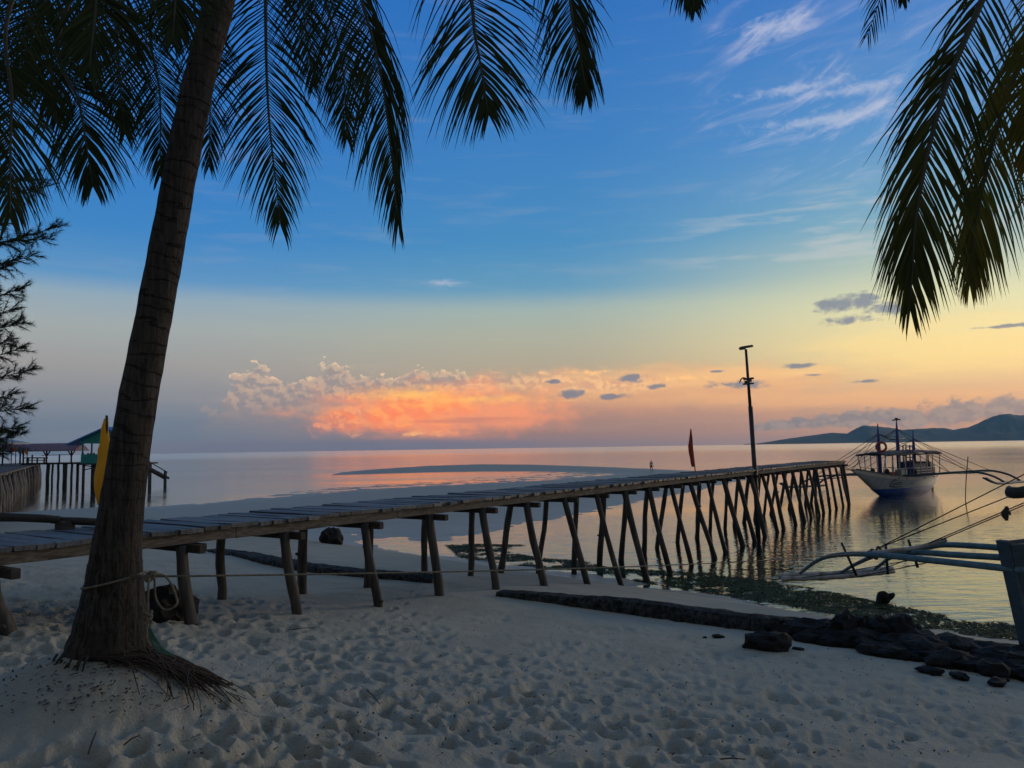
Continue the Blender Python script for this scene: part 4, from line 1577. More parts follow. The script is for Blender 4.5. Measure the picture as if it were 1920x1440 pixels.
N0 = 170000
wx = RNG.uniform(WP[:, 0].min(), WP[:, 0].max(), N0)
wy = RNG.uniform(WP[:, 1].min(), WP[:, 1].max(), N0)
dens = fbm2(wx, wy * 1.3, 0.9, 4, 11) + 0.5 * fbm2(wx, wy, 3.5, 3, 12)
ok = in_poly(wx, wy, WP) & (dens > -0.13)
wx, wy = wx[ok], wy[ok]
wz = np.maximum(terrain(wx, wy), 0.0) + 0.012
nW = len(wx)
an = RNG.uniform(0, 2 * np.pi, nW)
ln = RNG.uniform(0.05, 0.16, nW)
wdh = RNG.uniform(0.012, 0.03, nW)
rise = RNG.uniform(0.0, 0.014, nW)
ca_, sa_ = np.cos(an), np.sin(an)
V = np.empty((nW, 4, 3))
V[:, 0] = np.stack([wx - sa_ * wdh, wy + ca_ * wdh, wz], 1)
V[:, 1] = np.stack([wx + sa_ * wdh, wy - ca_ * wdh, wz], 1)
V[:, 2] = np.stack([wx + ca_ * ln * .6 + sa_ * wdh * .8, wy + sa_ * ln * .6 - ca_ * wdh * .8, wz + rise], 1)
V[:, 3] = np.stack([wx + ca_ * ln, wy + sa_ * ln, wz + rise * 0.4], 1)
me = bpy.data.meshes.new('seaweed')
me.vertices.add(nW * 4)
me.vertices.foreach_set('co', V.astype(np.float32).ravel())
me.loops.add(nW * 4)
me.loops.foreach_set('vertex_index', np.arange(nW * 4, dtype=np.int32))
me.polygons.add(nW)
me.polygons.foreach_set('loop_start', np.arange(0, nW * 4, 4, dtype=np.int32))
me.update(calc_edges=True)
me.materials.append(M['weed'])
so = bpy.data.objects.new('seaweed', me)
COL.objects.link(so)
tag(so, 'dark green seaweed washed up in a band along the shallows', None, None, 'stuff')

# leaf litter and twigs on the sand
lt = MB()
for i in range(1250):
    if i < 330:
        x, y = random.gauss(210, 130), random.uniform(1235, 1330) + abs(random.gauss(0, 20))
    elif i < 560:
        x, y = random.uniform(20, 180), random.gauss(1150, 22)
    else:
        x, y = random.uniform(250, 1900), random.uniform(1180, 1430)
    if not (0 < x < 1920 and 1100 < y < 1436):
        continue
    p = hit(x, y)
    L_ = random.uniform(0.005, 0.022) * (2.2 if random.random() < 0.06 else 1)
    a = random.uniform(0, math.pi)
    d = Vector((math.cos(a), math.sin(a), random.uniform(-.05, .25)))
    p.z += 0.035
    s0 = d.cross(Vector((0, 0, 1))).normalized() * random.uniform(0.003, 0.009)
    lt.add([p - d * L_ - s0, p - d * L_ + s0, p + d * L_ + s0 + Vector((0, 0, .004)), p + d * L_ - s0 + Vector((0, 0, .004))], [(0, 1, 2, 3)])
for (x0, y0, x1, y1) in ((688, 1300, 712, 1332), (1106, 1318, 1115, 1330), (165, 1425, 180, 1390), (232, 1408, 262, 1395), (1345, 1432, 1398, 1436), (540, 1186, 590, 1184), (425, 1290, 436, 1300)):
    a, b_ = hit(x0, y0), hit(x1, y1)
    a.z += 0.03
    b_.z += 0.05
    lt.tube([a, a.lerp(b_, .5) + Vector((0, 0, .01)), b_], [0.006, 0.006, 0.004], 5)
tag(lt.build('leaf_litter', M['litter']), 'scattered dead leaf bits and twigs on the sand', None, None, 'stuff')

# ------------------------------------------------------------------ moored outrigger boat
BC = Vector((30.45, 60.6, 0))
BA = Vector((-0.751, -0.660, 0)).normalized()       # towards the bow
BP = Vector((-BA.y, BA.x, 0))
if BP.y > 0:
    BP = -BP                                          # port side, towards the viewer


def bt(t, y, z):
    return BC + BA * t + BP * y + Vector((0, 0, z))


HT = [-5.3, -4.5, -3, -1.5, 0, 1.5, 3, 4.2, 5.2, 6.2, 7.2, 8.0, 8.6]
SHEER = [1.42, 1.38, 1.34, 1.32, 1.33, 1.38, 1.47, 1.58, 1.70, 1.84, 1.99, 2.10, 2.16]
BEAM = [0.85, 0.98, 1.12, 1.2, 1.22, 1.18, 1.06, 0.90, 0.72, 0.52, 0.31, 0.15, 0.05]
KEEL = [0.15, -0.25, -0.45, -0.5, -0.5, -0.45, -0.3, 0.0, 0.44, 0.92, 1.42, 1.80, 2.06]


def hull_y(t, z):
    sh, bm_, kl = np.interp(t, HT, SHEER), np.interp(t, HT, BEAM), np.interp(t, HT, KEEL)
    v = min(max((z - kl) / max(0.02, sh - kl), 0.0), 1.0)
    return 0.03 + (bm_ - 0.03) * v ** 0.62


boat = thing('outrigger_boat', bt(0, 0, -0.5), 'white and blue outrigger boat with three masts and red life ring off the pier end', 'boat')
mb = MB()
TT = np.linspace(-5.3, 8.6, 60)
rows = 9
vs, fs, mi = [], [], []
for sgn in (1, -1):
    o0 = len(vs)
    for t in TT:
        sh, kl = float(np.interp(t, HT, SHEER)), float(np.interp(t, HT, KEEL))
        boot = max(kl, 0.50 + 0.010 * (t - 0) ** 1 if t > 0 else 0.50)
        band = max(kl + 0.01, sh - 0.26)
        boot = min(boot, band - 0.005)
        zs = list(np.linspace(kl, boot, 4)) + list(np.linspace(boot, band, 4))[1:] + [band + 0.5 * (sh - band), sh]
        for z in zs:
            vs.append(bt(t, sgn * (hull_y(t, z) + (0.025 if z > band + 0.001 else 0.0)), z))
    for i in range(len(TT) - 1):
        for j in range(rows - 1):
            a = o0 + i * rows + j
            q = (a, a + 1, a + rows + 1, a + rows)
            fs.append(q if sgn < 0 else q[::-1])
            mi.append(0 if j < 3 else (1 if j < 6 else 2))
mb.v, mb.f, mb.mi = [tuple(p) for p in vs], fs, mi
o2 = len(TT) * rows
fs.append(tuple(range(rows)) + tuple(o2 + j for j in range(rows - 1, -1, -1)))   # transom
mi.append(1)
mb.build('hull', [M['blue'], M['white'], M['cream']], boat, True)
mb = MB()
vs, fs = [], []
for i, t in enumerate(TT):
    sh, bm_ = float(np.interp(t, HT, SHEER)), float(np.interp(t, HT, BEAM))
    vs += [bt(t, bm_ * 0.99, sh - 0.10), bt(t, -bm_ * 0.99, sh - 0.10)]
fs = [(2 * i, 2 * i + 1, 2 * i + 3, 2 * i + 2) for i in range(len(TT) - 1)]
mb.add(vs, fs)
mb.build('deck', M['boomdark'], boat)
for sgn in (1, -1):
    mb = MB()
    mb.tube([bt(t, sgn * (float(np.interp(t, HT, BEAM)) + 0.035), float(np.interp(t, HT, SHEER)) + 0.01) for t in TT[::3]], 0.045, 6)
    mb.build('gunwale', M['boomdark'], boat, True)
for t, sgn in ((3.1, 1), (1.9, 1), (-1.4, 1), (-3.6, 1)):
    mb = MB()
    z = float(np.interp(t, HT, SHEER)) - 0.17
    mb.box(bt(t, hull_y(t, z) + 0.03, z), (0.17, 0.06, 0.075), Matrix.Rotation(math.atan2(BA.y, BA.x), 3, 'Z'))
    mb.build('scupper', M['letter'], boat)

# lettering on the bow
def hull_text(body, t0, z0, size, name, shear=0.0):
    cu = bpy.data.curves.new(name, 'FONT')
    cu.body = body
    cu.size = size
    cu.shear = shear
    cu.resolution_u = 3
    tmp = bpy.data.objects.new(name, cu)
    COL.objects.link(tmp)
    bpy.context.view_layer.update()
    me = bpy.data.meshes.new_from_object(tmp)
    bpy.data.objects.remove(tmp)
    vs = []
    for v in me.vertices:
        # the port side is read with the bow on the left: letters run aft
        t, z = t0 - v.co.x, z0 + v.co.y
        vs.append(bt(t, hull_y(t, z) + 0.03, z))
    mb = MB()
    mb.add(vs, [tuple(p.vertices) for p in me.polygons])
    return mb.build('lettering', M['letter'], boat)


hull_text('G', 4.05, 0.66, 0.85, 'txt_a', 0.35)
hull_text('-talas', 3.42, 0.80, 0.46, 'txt_b', 0.3)
mb = MB()
for k, (t, L_) in enumerate(((3.45, .28), (3.1, .16), (2.82, .30), (2.45, .18))):
    z = 0.64
    a_, b_ = bt(t, hull_y(t, z) + 0.03, z), bt(t - L_, hull_y(t - L_, z) + 0.03, z)
    mb.beam(a_, b_, 0.02, 0.085)
t, z = 1.1, 0.83
mb.beam(bt(t, hull_y(t, z) + .03, z), bt(t - .75, hull_y(t - .75, z) + .03, z + .01), 0.02, 0.04)
mb.build('lettering', M['letter'], boat)

# canopy on posts
RT = np.linspace(-5.2, 5.4, 16)
mb = MB()
vs, fs = [], []
for k_, off in ((0, 0.0), (1, -0.07)):
    for t in RT:
        zc = 3.12 + 0.10 * math.sin(math.pi * (t + 5.2) / 10.6) - (0.06 if t > 4.5 else 0)
        for y in (-1.12, -0.6, 0, 0.6, 1.12):
            vs.append(bt(t, y, zc + 0.16 * (1 - (y / 1.12) ** 2) + off))
nr_ = len(RT)
for i in range(nr_ - 1):
    for j in range(4):
        a = i * 5 + j
        fs.append((a, a + 1, a + 6, a + 5))
        b0 = nr_ * 5 + a
        fs.append((b0 + 5, b0 + 6, b0 + 1, b0))
for i in range(nr_ - 1):
    for j in (0, 4):
        a, b0 = i * 5 + j, nr_ * 5 + i * 5 + j
        fs.append((a, a + 5, b0 + 5, b0))
for j in range(4):
    for i in (0, nr_ - 1):
        a, b0 = i * 5 + j, nr_ * 5 + i * 5 + j
        fs.append((a, a + 1, b0 + 1, b0))
mb.add(vs, fs)
mb.build('canopy', M['canvas'], boat, True)
for t in (5.2, 4.1, 3.0, 1.9, 0.4, -1.0, -2.2, -3.4, -5.0):
    for sgn in (1, -1):
        mb = MB()
        y = min(1.05, float(np.interp(t, HT, BEAM)) + 0.05)
        mb.tube([bt(t, sgn * y, float(np.interp(t, HT, SHEER)) - 0.08), bt(t, sgn * 1.05, 3.10)], 0.038, 7)
        mb.build('post', M['white'], boat, True)
for sgn in (1, -1):
    mb = MB()
    mb.tube([bt(t, sgn * 1.04, 2.0 + (0.15 if t > 4 else 0)) for t in (5.0, 3.0, 1.0, -1.0, -3.0, -5.0)], 0.025, 6)
    mb.build('rail', M['white'], boat, True)
for sgn in (1, -1):
    mb = MB()
    mb.tube([bt(t, sgn * 1.13, 3.06 + 0.03 * math.sin(t * 2)) for t in np.linspace(-5.0, 5.2, 18)], [0.07 + 0.02 * math.sin(i * 1.7) for i in range(18)], 7)
    mb.build('rolled_tarp', M['canvas'], boat, True)
# masts
masts = ((4.45, 5.40, 0.14), (1.1, 5.75, 0.15), (-1.9, 4.95, 0.13))
for t, zt, r_ in masts:
    mb = MB()
    mb.tube([bt(t, 0.25, 1.0), bt(t, 0.25, 3.2), bt(t, 0.25, zt - 1.0), bt(t, 0.25, zt)], [r_ * 1.05, r_, r_ * 0.75, 0.025], 8)
    mo = mb.build('mast', M['mastblue'], boat, True)
    if t == 1.1:
        mb = MB()
        mb.tube([bt(t + .55, 0.25, zt - .08), bt(t - .55, 0.25, zt - .03)], 0.022, 6)
        mb.tube([bt(t, -.1, zt - .05), bt(t, 0.6, zt - .05)], 0.022, 6)
        mb.box(bt(t, 0.25, zt + 0.02), (0.16, 0.16, 0.2))
        mb.box(bt(t - .5, 0.25, zt), (0.12, 0.12, 0.1))
        mb.box(bt(t + .5, 0.25, zt - .06), (0.12, 0.12, 0.1))
        mb.build('crosspiece', M['letter'], mo)
        mb = MB()
        mb.tube([bt(t + 1.4, 0.25, 4.18), bt(t - 1.6, 0.25, 4.30)], 0.03, 6)
        mb.build('yard', M['letter'], mo, True)
# life ring on the fore mast
mb = MB()
rcx = bt(4.45, 0.42, 3.66)
tow = (Vector((0, 0, EYE)) - rcx); tow.z = 0; tow.normalize()
e1, e2 = Vector((-tow.y, tow.x, 0)), Vector((0, 0, 1))
mb.tube([rcx + (e1 * math.cos(a) + e2 * math.sin(a)) * 0.33 for a in [2 * math.pi * i / 28 for i in range(29)]], 0.085, 9)
mb.build('life_ring', M['ring'], boat, True)
# box, ladder, engine and gear amidships
rz_ = Matrix.Rotation(math.atan2(BA.y, BA.x), 3, 'Z')
mb = MB()
mb.box(bt(2.0, 0.75, 1.62), (1.05, 0.5, 0.62), rz_, bev=0.03)
mb.build('locker', M['white'], boat)
mb = MB()
for y in (0.55, 1.05):
    mb.beam(bt(0.55, y, 1.3), bt(0.35, y, 3.75), 0.07, 0.07, up=(1, 0, 0))
for k in range(9):
    z = 1.45 + 0.27 * k
    mb.tube([bt(0.55 - .2 * (z - 1.3) / 2.45, 0.53, z), bt(0.55 - .2 * (z - 1.3) / 2.45, 1.07, z)], 0.032, 6)
for y in (0.55, 1.05):
    mb.beam(bt(1.05, y, 1.3), bt(0.9, y, 3.75), 0.07, 0.07, up=(1, 0, 0))
for z in (2.0, 2.6, 3.7):
    mb.beam(bt(1.0, 1.05, z), bt(0.45, 1.05, z), 0.05, 0.06)
    mb.beam(bt(1.0, .55, z), bt(0.45, .55, z), 0.05, 0.06)
mb.build('ladder', M['mastblue'], boat)
mb = MB()
mb.box(bt(-4.2, 0.4, 1.75), (0.9, 0.7, 0.75), rz_, bev=0.05)
mb.box(bt(-4.2, 0.4, 2.2), (0.4, 0.4, 0.3), rz_, bev=0.05)
mb.tube([bt(-4.0, 0.5, 2.1), bt(-4.0, 0.5, 2.9)], 0.06, 7)
mb.build('engine', M['metalgrey'], boat)
mb = MB()
for (t, y, z, r_) in ((5.6, 0.2, 1.95, 0.17), (3.9, 0.5, 1.85, 0.19), (-2.6, 0.6, 1.75, 0.2), (-0.8, 0.7, 1.6, 0.2)):
    mb = MB()
    mb.tube([bt(t, y, z - r_ * 1.2), bt(t, y, z - r_ * .5), bt(t, y, z + r_ * .3), bt(t, y, z + r_)], [r_ * .8, r_, r_ * .9, r_ * .35], 9)
    mb.build('bundle', M['darkwood'], boat, True)
mb = MB()
mb.box(bt(-2.0, 0.1, 1.85), (2.7, 1.2, 1.0), rz_, bev=0.06)  # dark block added to darken the open space under the canopy
mb.build('dark_fill', M['boomdark'], boat)
mb = MB()
mb.box(bt(-2.0, 0.1, 2.39), (2.9, 1.4, 0.07), rz_, bev=0.02)
mb.build('dark_fill_top', M['canvas'], boat)
mb = MB()
mb.box(bt(3.05, 0.3, 1.55), (0.8, 0.7, 0.4), rz_, bev=0.05)
mb.build('crate', M['ring'], boat)
mb = MB()
for (t0, t1, y0) in ((-0.4, -3.2, 0.95),):
    for z in (1.55, 1.75, 1.95):
        mb.beam(bt(t0, y0, z), bt(t1, y0, z), 0.03, 0.12)
mb.build('side_board', M['white'], boat)
mb = MB()
mb.tube([bt(-5.45, 0.1, 1.5), bt(-5.6, 0.1, -0.7)], 0.04, 7)
mb.box(bt(-5.6, 0.1, 0.25), (0.28, 0.10, 0.5), rz_, bev=0.03)
mb.build('rudder', M['farwood'], boat)
# outriggers: booms out to curved ends, floats, stays
for tb in (2.4, -0.9):
    mb = MB()
    arch = [bt(tb, -7.4, 0.45), bt(tb, -6.7, 0.95), bt(tb, -5.2, 1.35), bt(tb, -1.2, 1.50), bt(tb, 1.3, 1.48), bt(tb, 4.4, 1.72), bt(tb, 5.9, 1.80), bt(tb, 7.0, 1.55), bt(tb, 7.75, 1.12)]
    mb.tube(spline(arch, 44), 0.075, 7)
    mb.build('boom', M['boomdark'], boat, True)
for sgn, y0, z0 in ((1, 7.75, 1.06), (-1, -7.4, 0.38)):
    mb = MB()
    fl = [bt(5.6, y0 - .15 * sgn, z0 + 0.45), bt(4.2, y0, z0 + 0.10), bt(2.0, y0, z0), bt(-0.5, y0, z0 - .02), bt(-2.0, y0, z0 - .06)]
    mb.tube(spline(fl, 30), 0.085, 7)
    mb.tube([p + BP * (-.16 * sgn) + Vector((0, 0, .03)) for p in spline(fl, 30)], 0.065, 7)
    mb.build('float', M['boom'], boat, True)
    mb = MB()
    bl = [bt(4.6, y0 - 2.2 * sgn, z0 + .72), bt(2.4, y0 - 2.0 * sgn, z0 + .68), bt(-0.9, y0 - 2.0 * sgn, z0 + .70), bt(-1.8, y0 - 2.0 * sgn, z0 + .72)]
    mb.tube(spline(bl, 16), 0.05, 6)
    mb.build('batten', M['boom'], boat, True)
def one_rope(pts, r_, owner, name='stay_rope'):
    q_ = MB()
    q_.tube(pts, r_, 5)
    q_.build(name, M['rope_dark'], owner, True)


for (t, zt, _), tt in zip(masts, (2.6, 2.4, -0.9)):
    for sgn in (1, -1):
        for y in (6.0, 4.3):
            one_rope([bt(t, 0.25, zt - 0.75), bt(tt, sgn * y, 1.78 if sgn > 0 else 1.25)], 0.020, boat)
one_rope([bt(4.45, .25, 4.5), bt(1.1, .25, 4.4)], 0.018, boat)
one_rope([bt(1.1, .25, 4.9), bt(8.4, 0, 2.2)], 0.018, boat)
one_rope([bt(4.45, .25, 4.6), bt(8.2, 0, 2.15)], 0.018, boat)
for e in (pier_pt(S_END - 0.3, 0.4), pier_pt(S_END - 1.2, 0.9)):
    one_rope([bt(7.6, 0, 2.0), (bt(7.6, 0, 2.0) + e) / 2 + Vector((0, 0, -.25)), e], 0.02, boat, 'mooring_line')

# mooring stakes in the water
for a, b_, Y, lab in (((1815, 856), (1810, 950), 52.0, 'thin upright mooring stake in the water beside the far outrigger tip'),):
    mb = MB()
    A, B = W(*a, Y), W(1809, 940, Y)
    B.z = -0.6
    mb.tube(spline([A, A.lerp(B, .5) + Vector((-.05, 0, 0)), B], 8), [0.03] * 8, 7)
    o = mb.build('mooring_stake', M['darkwood'], None, True)
    recenter(o, B)
    tag(o, lab, 'stake')

# ------------------------------------------------------------------ grounded boat at the right edge
HA = Vector((0.957, 0.290, 0)).normalized()          # bow (left) to stern (right)
HNv = Vector((0.290, -0.957, 0))                      # towards the viewer
hb = onz(1908, 1212, 0.25)
boat2 = thing('outrigger_boat', (hb.x, hb.y, 0.1), 'blue-grey planked hull grounded at the right edge with its outrigger reaching over the shallows', 'boat')


def h2(s_, y, z):
    return Vector((hb.x, hb.y, 0)) + HA * (s_ + 0.95) + HNv * y + Vector((0, 0, z))


Z2 = [0.08, 0.42, 0.76, 1.12, 1.50, 2.02]
for side in (1, -1):
    for k in range(5):
        z0, z1 = Z2[k], Z2[k + 1] - 0.014
        mb = MB()
        vs, fs = [], []
        nn = 14
        lap = 0.012 * k
        for i in range(nn + 1):
            f = i / nn
            for (z, ex) in ((z0, 0.0), (z1, 0.0)):
                s0 = -0.40 * (z / 2.0)                 # raked stem
                s_ = s0 + (7.5 - s0) * f
                wy_ = (0.10 + 0.62 * min(1, 1.7 * f) ** 0.6) * (0.45 + 0.55 * (z / 2.0) ** 0.6) + lap
                if side < 0:
                    wy_ = -wy_ - 0.0
                vs += [h2(s_, wy_ - 0.62 * 1.0, z + 0.25 * f * f), h2(s_, wy_ - 0.62 - 0.035 * side, z + 0.25 * f * f)]
        for i in range(nn):
            a = i * 4
            for q in ((0, 2, 6, 4), (1, 5, 7, 3), (2, 3, 7, 6), (0, 4, 5, 1)):
                fs.append(tuple(a + x for x in q))
        fs += [(0, 1, 3, 2), tuple(nn * 4 + x for x in (0, 2, 3, 1))]
        mb.add(vs, fs)
        mb.build('hull_plank', M['hullblue'], boat2)
mb = MB()                                             # stem post
mb.beam(h2(0.02, -0.62, 0.0), h2(-0.40, -0.62, 2.06), 0.26, 0.10, up=tuple(HA))
mb.build('stem', M['hullblue'], boat2)
mb = MB()
mb.add([h2(-0.3, -0.55, 1.95), h2(-0.3, -0.69, 1.95), h2(3, -1.2, 2.0), h2(3, -0.04, 2.0), h2(7.4, -1.3, 2.2), h2(7.4, 0.06, 2.2)], [(0, 1, 2, 3), (3, 2, 4, 5)])
mb.build('deck', M['hullblue'], boat2)
mb = MB()
mpos = h2(3.4, -0.62, 0)
mb.tube([mpos + Vector((0, 0, 1.6)), mpos + Vector((0, 0, 3.4)), mpos + Vector((0, 0, 4.9))], [0.08, 0.07, 0.03], 8)
mb.build('mast', M['mastblue'], boat2, True)
BOOMS = [[(1500, 1075, 20.7), (1535, 1050, 20.0), (1575, 1040, 19.4), (1640, 1040, 18.4), (1740, 1050, 16.9), (1890, 1066, 15.2), (1960, 1074, 14.6)],
         [(1578, 1073, 21.0), (1608, 1056, 20.4), (1650, 1040, 19.6), (1720, 1036, 18.6), (1800, 1041, 17.4), (1890, 1046, 16.4), (1990, 1054, 15.4)],
         [(1640, 1067, 21.3), (1670, 1046, 20.7), (1705, 1034, 20.0), (1765, 1022, 19.2), (1830, 1024, 18.2), (1890, 1028, 17.4), (2010, 1036, 16.0)]]
for k, bp in enumerate(BOOMS):
    mb = MB()
    mb.tube(spline([W(*q) for q in bp], 36), [0.040 + 0.030 * min(1, i / 20) for i in range(36)], 8)
    mb.build('boom', M['boom'], boat2, True)
for k, (a, b_) in enumerate((((1461, 1078.5, 20.55), (1673, 1064, 21.6)), ((1468, 1085, 20.3), (1676, 1071, 21.3)))):
    A, B = W(*a), W(*b_)
    mb = MB()
    n_ = 24
    mb.tube([A.lerp(B, i / (n_ - 1)) + Vector((0, 0, -0.05 * math.sin(math.pi * i / (n_ - 1)))) for i in range(n_)], [0.066 + (0.010 if i % 4 == 0 else 0) - 0.010 * (i / n_) for i in range(n_)], 9)
    mb.build('float', M['bamboo'], boat2, True)
mb = MB()
A = [W(1632, 1036, 19.0), W(1690, 1031, 18.6), W(1735, 1023, 18.4), W(1775, 1011.5, 18.2)]
mb.tube(spline(A, 18), [0.048 + (0.007 if i % 4 == 0 else 0) for i in range(18)], 8)
mb.build('cross_pole', M['bamboo'], boat2, True)
for (x0, y0, x1, y1, Y) in ((1578, 1018, 1606, 1079, 20.2), (1703, 1012, 1721, 1064, 19.2), (1661, 1022, 1664.5, 1077, 20.4)):
    mb = MB()
    mb.tube([W(x0, y0, Y), W(x1, y1, Y)], [0.028, 0.035], 7)
    mb.build('peg', M['darkwood'], boat2, True)
mb = MB()
for (x, y, Y) in ((1636, 1036, 19.0), (1648, 1031, 19.0), (1642, 1042, 18.8), (1630, 1040, 18.9)):
    p = W(x, y, Y)
    mb.tube([p + Vector((0.06 * math.cos(a), 0.05 * math.sin(a + 1), 0.07 * math.sin(a))) for a in [2 * math.pi * i / 9 for i in range(10)]], 0.03, 6)
mb.build('lashing', M['rope_dark'], boat2, True)
sheets = ((1640, 1031, 19.0, 4.42), (1646, 1028, 19.0, 3.84), (1700, 1036, 18.6, 3.66), (1765, 1012, 18.2, 3.60))
for (x, y, Y, zt) in sheets:
    one_rope([W(x, y, Y), mpos + Vector((0, 0, zt))], 0.013, boat2)
for (a, b_) in (((1585, 1072, 20.6), (1720, 1048, 18.8)), ((1650, 1068, 20.8), (1716, 1045, 18.9)), ((1500, 1083, 20.4), (1600, 1073, 20.6)), ((1600, 1083, 20.6), (1740, 1055, 17.2))):
    one_rope([W(*a), W(*b_)], 0.012, boat2, 'tie_rope')
# furled roll on the stay and a rag drying on the rope
mb = MB()
rp_ = [W(1889, 921, 16.6), W(1900, 924, 16.4), W(1925, 922, 16.2), W(1975, 916, 15.9), W(2040, 905, 15.6)]
mb.tube(spline(rp_, 16), [0.03, 0.08, 0.11, 0.12, 0.12] + [0.125] * 11, 10, jit=0.07)
mb.build('sail_roll', M['darkwood'], boat2, True)
mb = MB()
for t_ in (0.09, 0.14):
    q = spline(rp_, 40)[int(t_ * 40)]
    mb.tube([q + Vector((0.015 * math.sin(a), 0.115 * math.cos(a), 0.115 * math.sin(a))) for a in [2 * math.pi * i / 12 for i in range(13)]], 0.018, 6)
mb.build('tie', M['bamboo'], boat2, True)
rag = thing('rag', W(1884, 952, 16.4), 'dark rag hung over the lowest stay rope at the right edge', 'rag')
ys = [(1888, 950), (1886, 955), (1884, 962), (1885, 969), (1888, 976)]
pts, wid = resample([W(a, b, 16.4) for a, b in ys], [w * 16.4 / F for w in (5, 9, 13, 12, 5)], 14)
cloth_roll(pts, wid, 0.25, 4, 16, 2.0).build('cloth', M['darkwood'], rag, True)
mb = MB()
mb.tube([W(1892, 960, 16.38), W(1894.5, 966, 16.36)], [0.03, 0.02], 7)
mb.build('fold', M['darkwood'], rag, True)

# ------------------------------------------------------------------ far jetty and huts on the left
jet = thing('pile_jetty', onz(0, 958), 'old jetty walled with upright grey poles at the left edge', 'jetty')
J0, J1 = onz(-90, 1040), onz(76, 903)
ja, jb = onz(-60, 1012), onz(76, 902.5)
dj = (jb - ja)
Lj = dj.length
djn = dj.normalized()
jn = Vector((-djn.y, djn.x, 0))
if jn.x > 0:
    jn = -jn
n_ = 46
for i in range(n_):
    p = ja + djn * (Lj * (i + random.uniform(-.2, .2)) / (n_ - 1))
    r_ = random.uniform(0.11, 0.24)
    mb = MB()
    lean = Vector((random.gauss(0, .12), random.gauss(0, .12), 0))
    mb.tube([p + Vector((0, 0, -1.0)), p + lean * .5 + Vector((0, 0, 1.2)), p + lean + jn * 0.25 + Vector((0, 0, 2.62 + random.uniform(-.12, .08)))], [r_ * 1.1, r_, r_ * .85], 7, jit=.1)
    mb.build('pile', M['greypost'], jet, True)
mb = MB()
vs = []
for p in (ja, jb):
    for (o_, z) in ((0.0, 2.62), (0.0, 2.85), (5.0, 2.85), (5.0, 2.4)):
        vs.append(p + jn * o_ + Vector((0, 0, z)))
mb.add(vs, [(0, 1, 2, 3), (7, 6, 5, 4), (0, 4, 5, 1), (1, 5, 6, 2), (3, 2, 6, 7), (0, 3, 7, 4)])
mb.build('deck', M['farwood'], jet)
mb = MB()
mb.tube([ja + jn * .1 + Vector((0, 0, 2.75)) - jn * .2, jb - jn * .1 + Vector((0, 0, 2.75))], 0.09, 7)
mb.build('edge_log', M['greypost'], jet, True)

wY = 97.0
walk = thing('boardwalk', W(90, 917, wY), 'dark boardwalk on paired posts leading from the jetty to the teal hut', 'boardwalk')


def wp(px, py, dy=0.0):
    return W(px, py, wY + dy)


zdk = wp(110, 869).z
mb = MB()
a, b_ = wp(40, 870), wp(156, 868.5)
mb.beam(Vector((a.x, wY + 1, zdk)), Vector((b_.x, wY + 1, zdk)), 2.2, 0.22)
mb.build('deck', M['farwood'], walk)
for px_, r_ in ((90, .22), (92.5, .14), (98.5, .12), (105, .16), (119.5, .17), (123, .18), (130, .18), (134.5, .14)):
    p = wp(px_, 869)
    mb = MB()
    dyy = random.choice((0.1, 1.9))
    mb.tube([Vector((p.x, wY + dyy, -1.0)), Vector((p.x + random.uniform(-.1, .1), wY + dyy, 1.2)), Vector((p.x, wY + dyy, zdk))], r_, 7, jit=.08)
    mb.build('post', M['farwood'], walk, True)
for y0 in (853.5,):
    mb = MB()
    mb.tube([wp(78, 854, 2), wp(111, 853, 2), wp(134, 852.5, 2)], 0.04, 6)
    mb.build('rail', M['farwood'], walk, True)
for px_ in (60, 86.5, 111):
    mb = MB()
    p = wp(px_, 869, 2)
    mb.tube([Vector((p.x, p.y, zdk)), Vector((p.x, p.y, zdk + 1.15))], 0.09, 6)
    mb.build('rail_post', M['farwood'], walk, True)

shel = thing('open_shelter', wp(85, 869, 1.0), 'long open shelter with a mauve roof on the boardwalk left of the hut', 'shelter')
mb = MB()
r0, r1 = wp(-60, 845.5), wp(146, 842.5)
zt_, zb_ = wp(60, 831.5).z, wp(60, 845).z
mb.add([(r0.x, wY - 0.6, zb_), (r1.x, wY - 0.6, zb_), (r1.x, wY + 1.0, zt_), (r0.x, wY + 1.0, zt_), (r1.x, wY + 2.6, zb_), (r0.x, wY + 2.6, zb_),
        (r0.x, wY - 0.6, zb_ - .1), (r1.x, wY - 0.6, zb_ - .1), (r1.x, wY + 2.6, zb_ - .1), (r0.x, wY + 2.6, zb_ - .1)],
       [(0, 1, 2, 3), (3, 2, 4, 5), (0, 6, 7, 1), (4, 8, 9, 5), (6, 9, 8, 7), (1, 7, 8, 4, 2), (0, 3, 5, 9, 6)])
mb.build('roof', M['mauve'], shel)
for px_ in (38, 44, 87.5, 134):
    for dyy in (-0.2, 2.2):
        p = wp(px_, 850, dyy)
        mb = MB()
        mb.tube([Vector((p.x, p.y, zdk)), Vector((p.x, p.y, zb_ + 0.05))], 0.10, 7)
        if px_ > 60:
            mb.beam(Vector((p.x, p.y, zb_ - .75)), Vector((p.x - .45, p.y, zb_ - .05)), 0.1, 0.12)
            mb.beam(Vector((p.x, p.y, zb_ - .75)), Vector((p.x + .45, p.y, zb_ - .05)), 0.1, 0.12)
        mb.build('post', M['farwood'], shel, True)

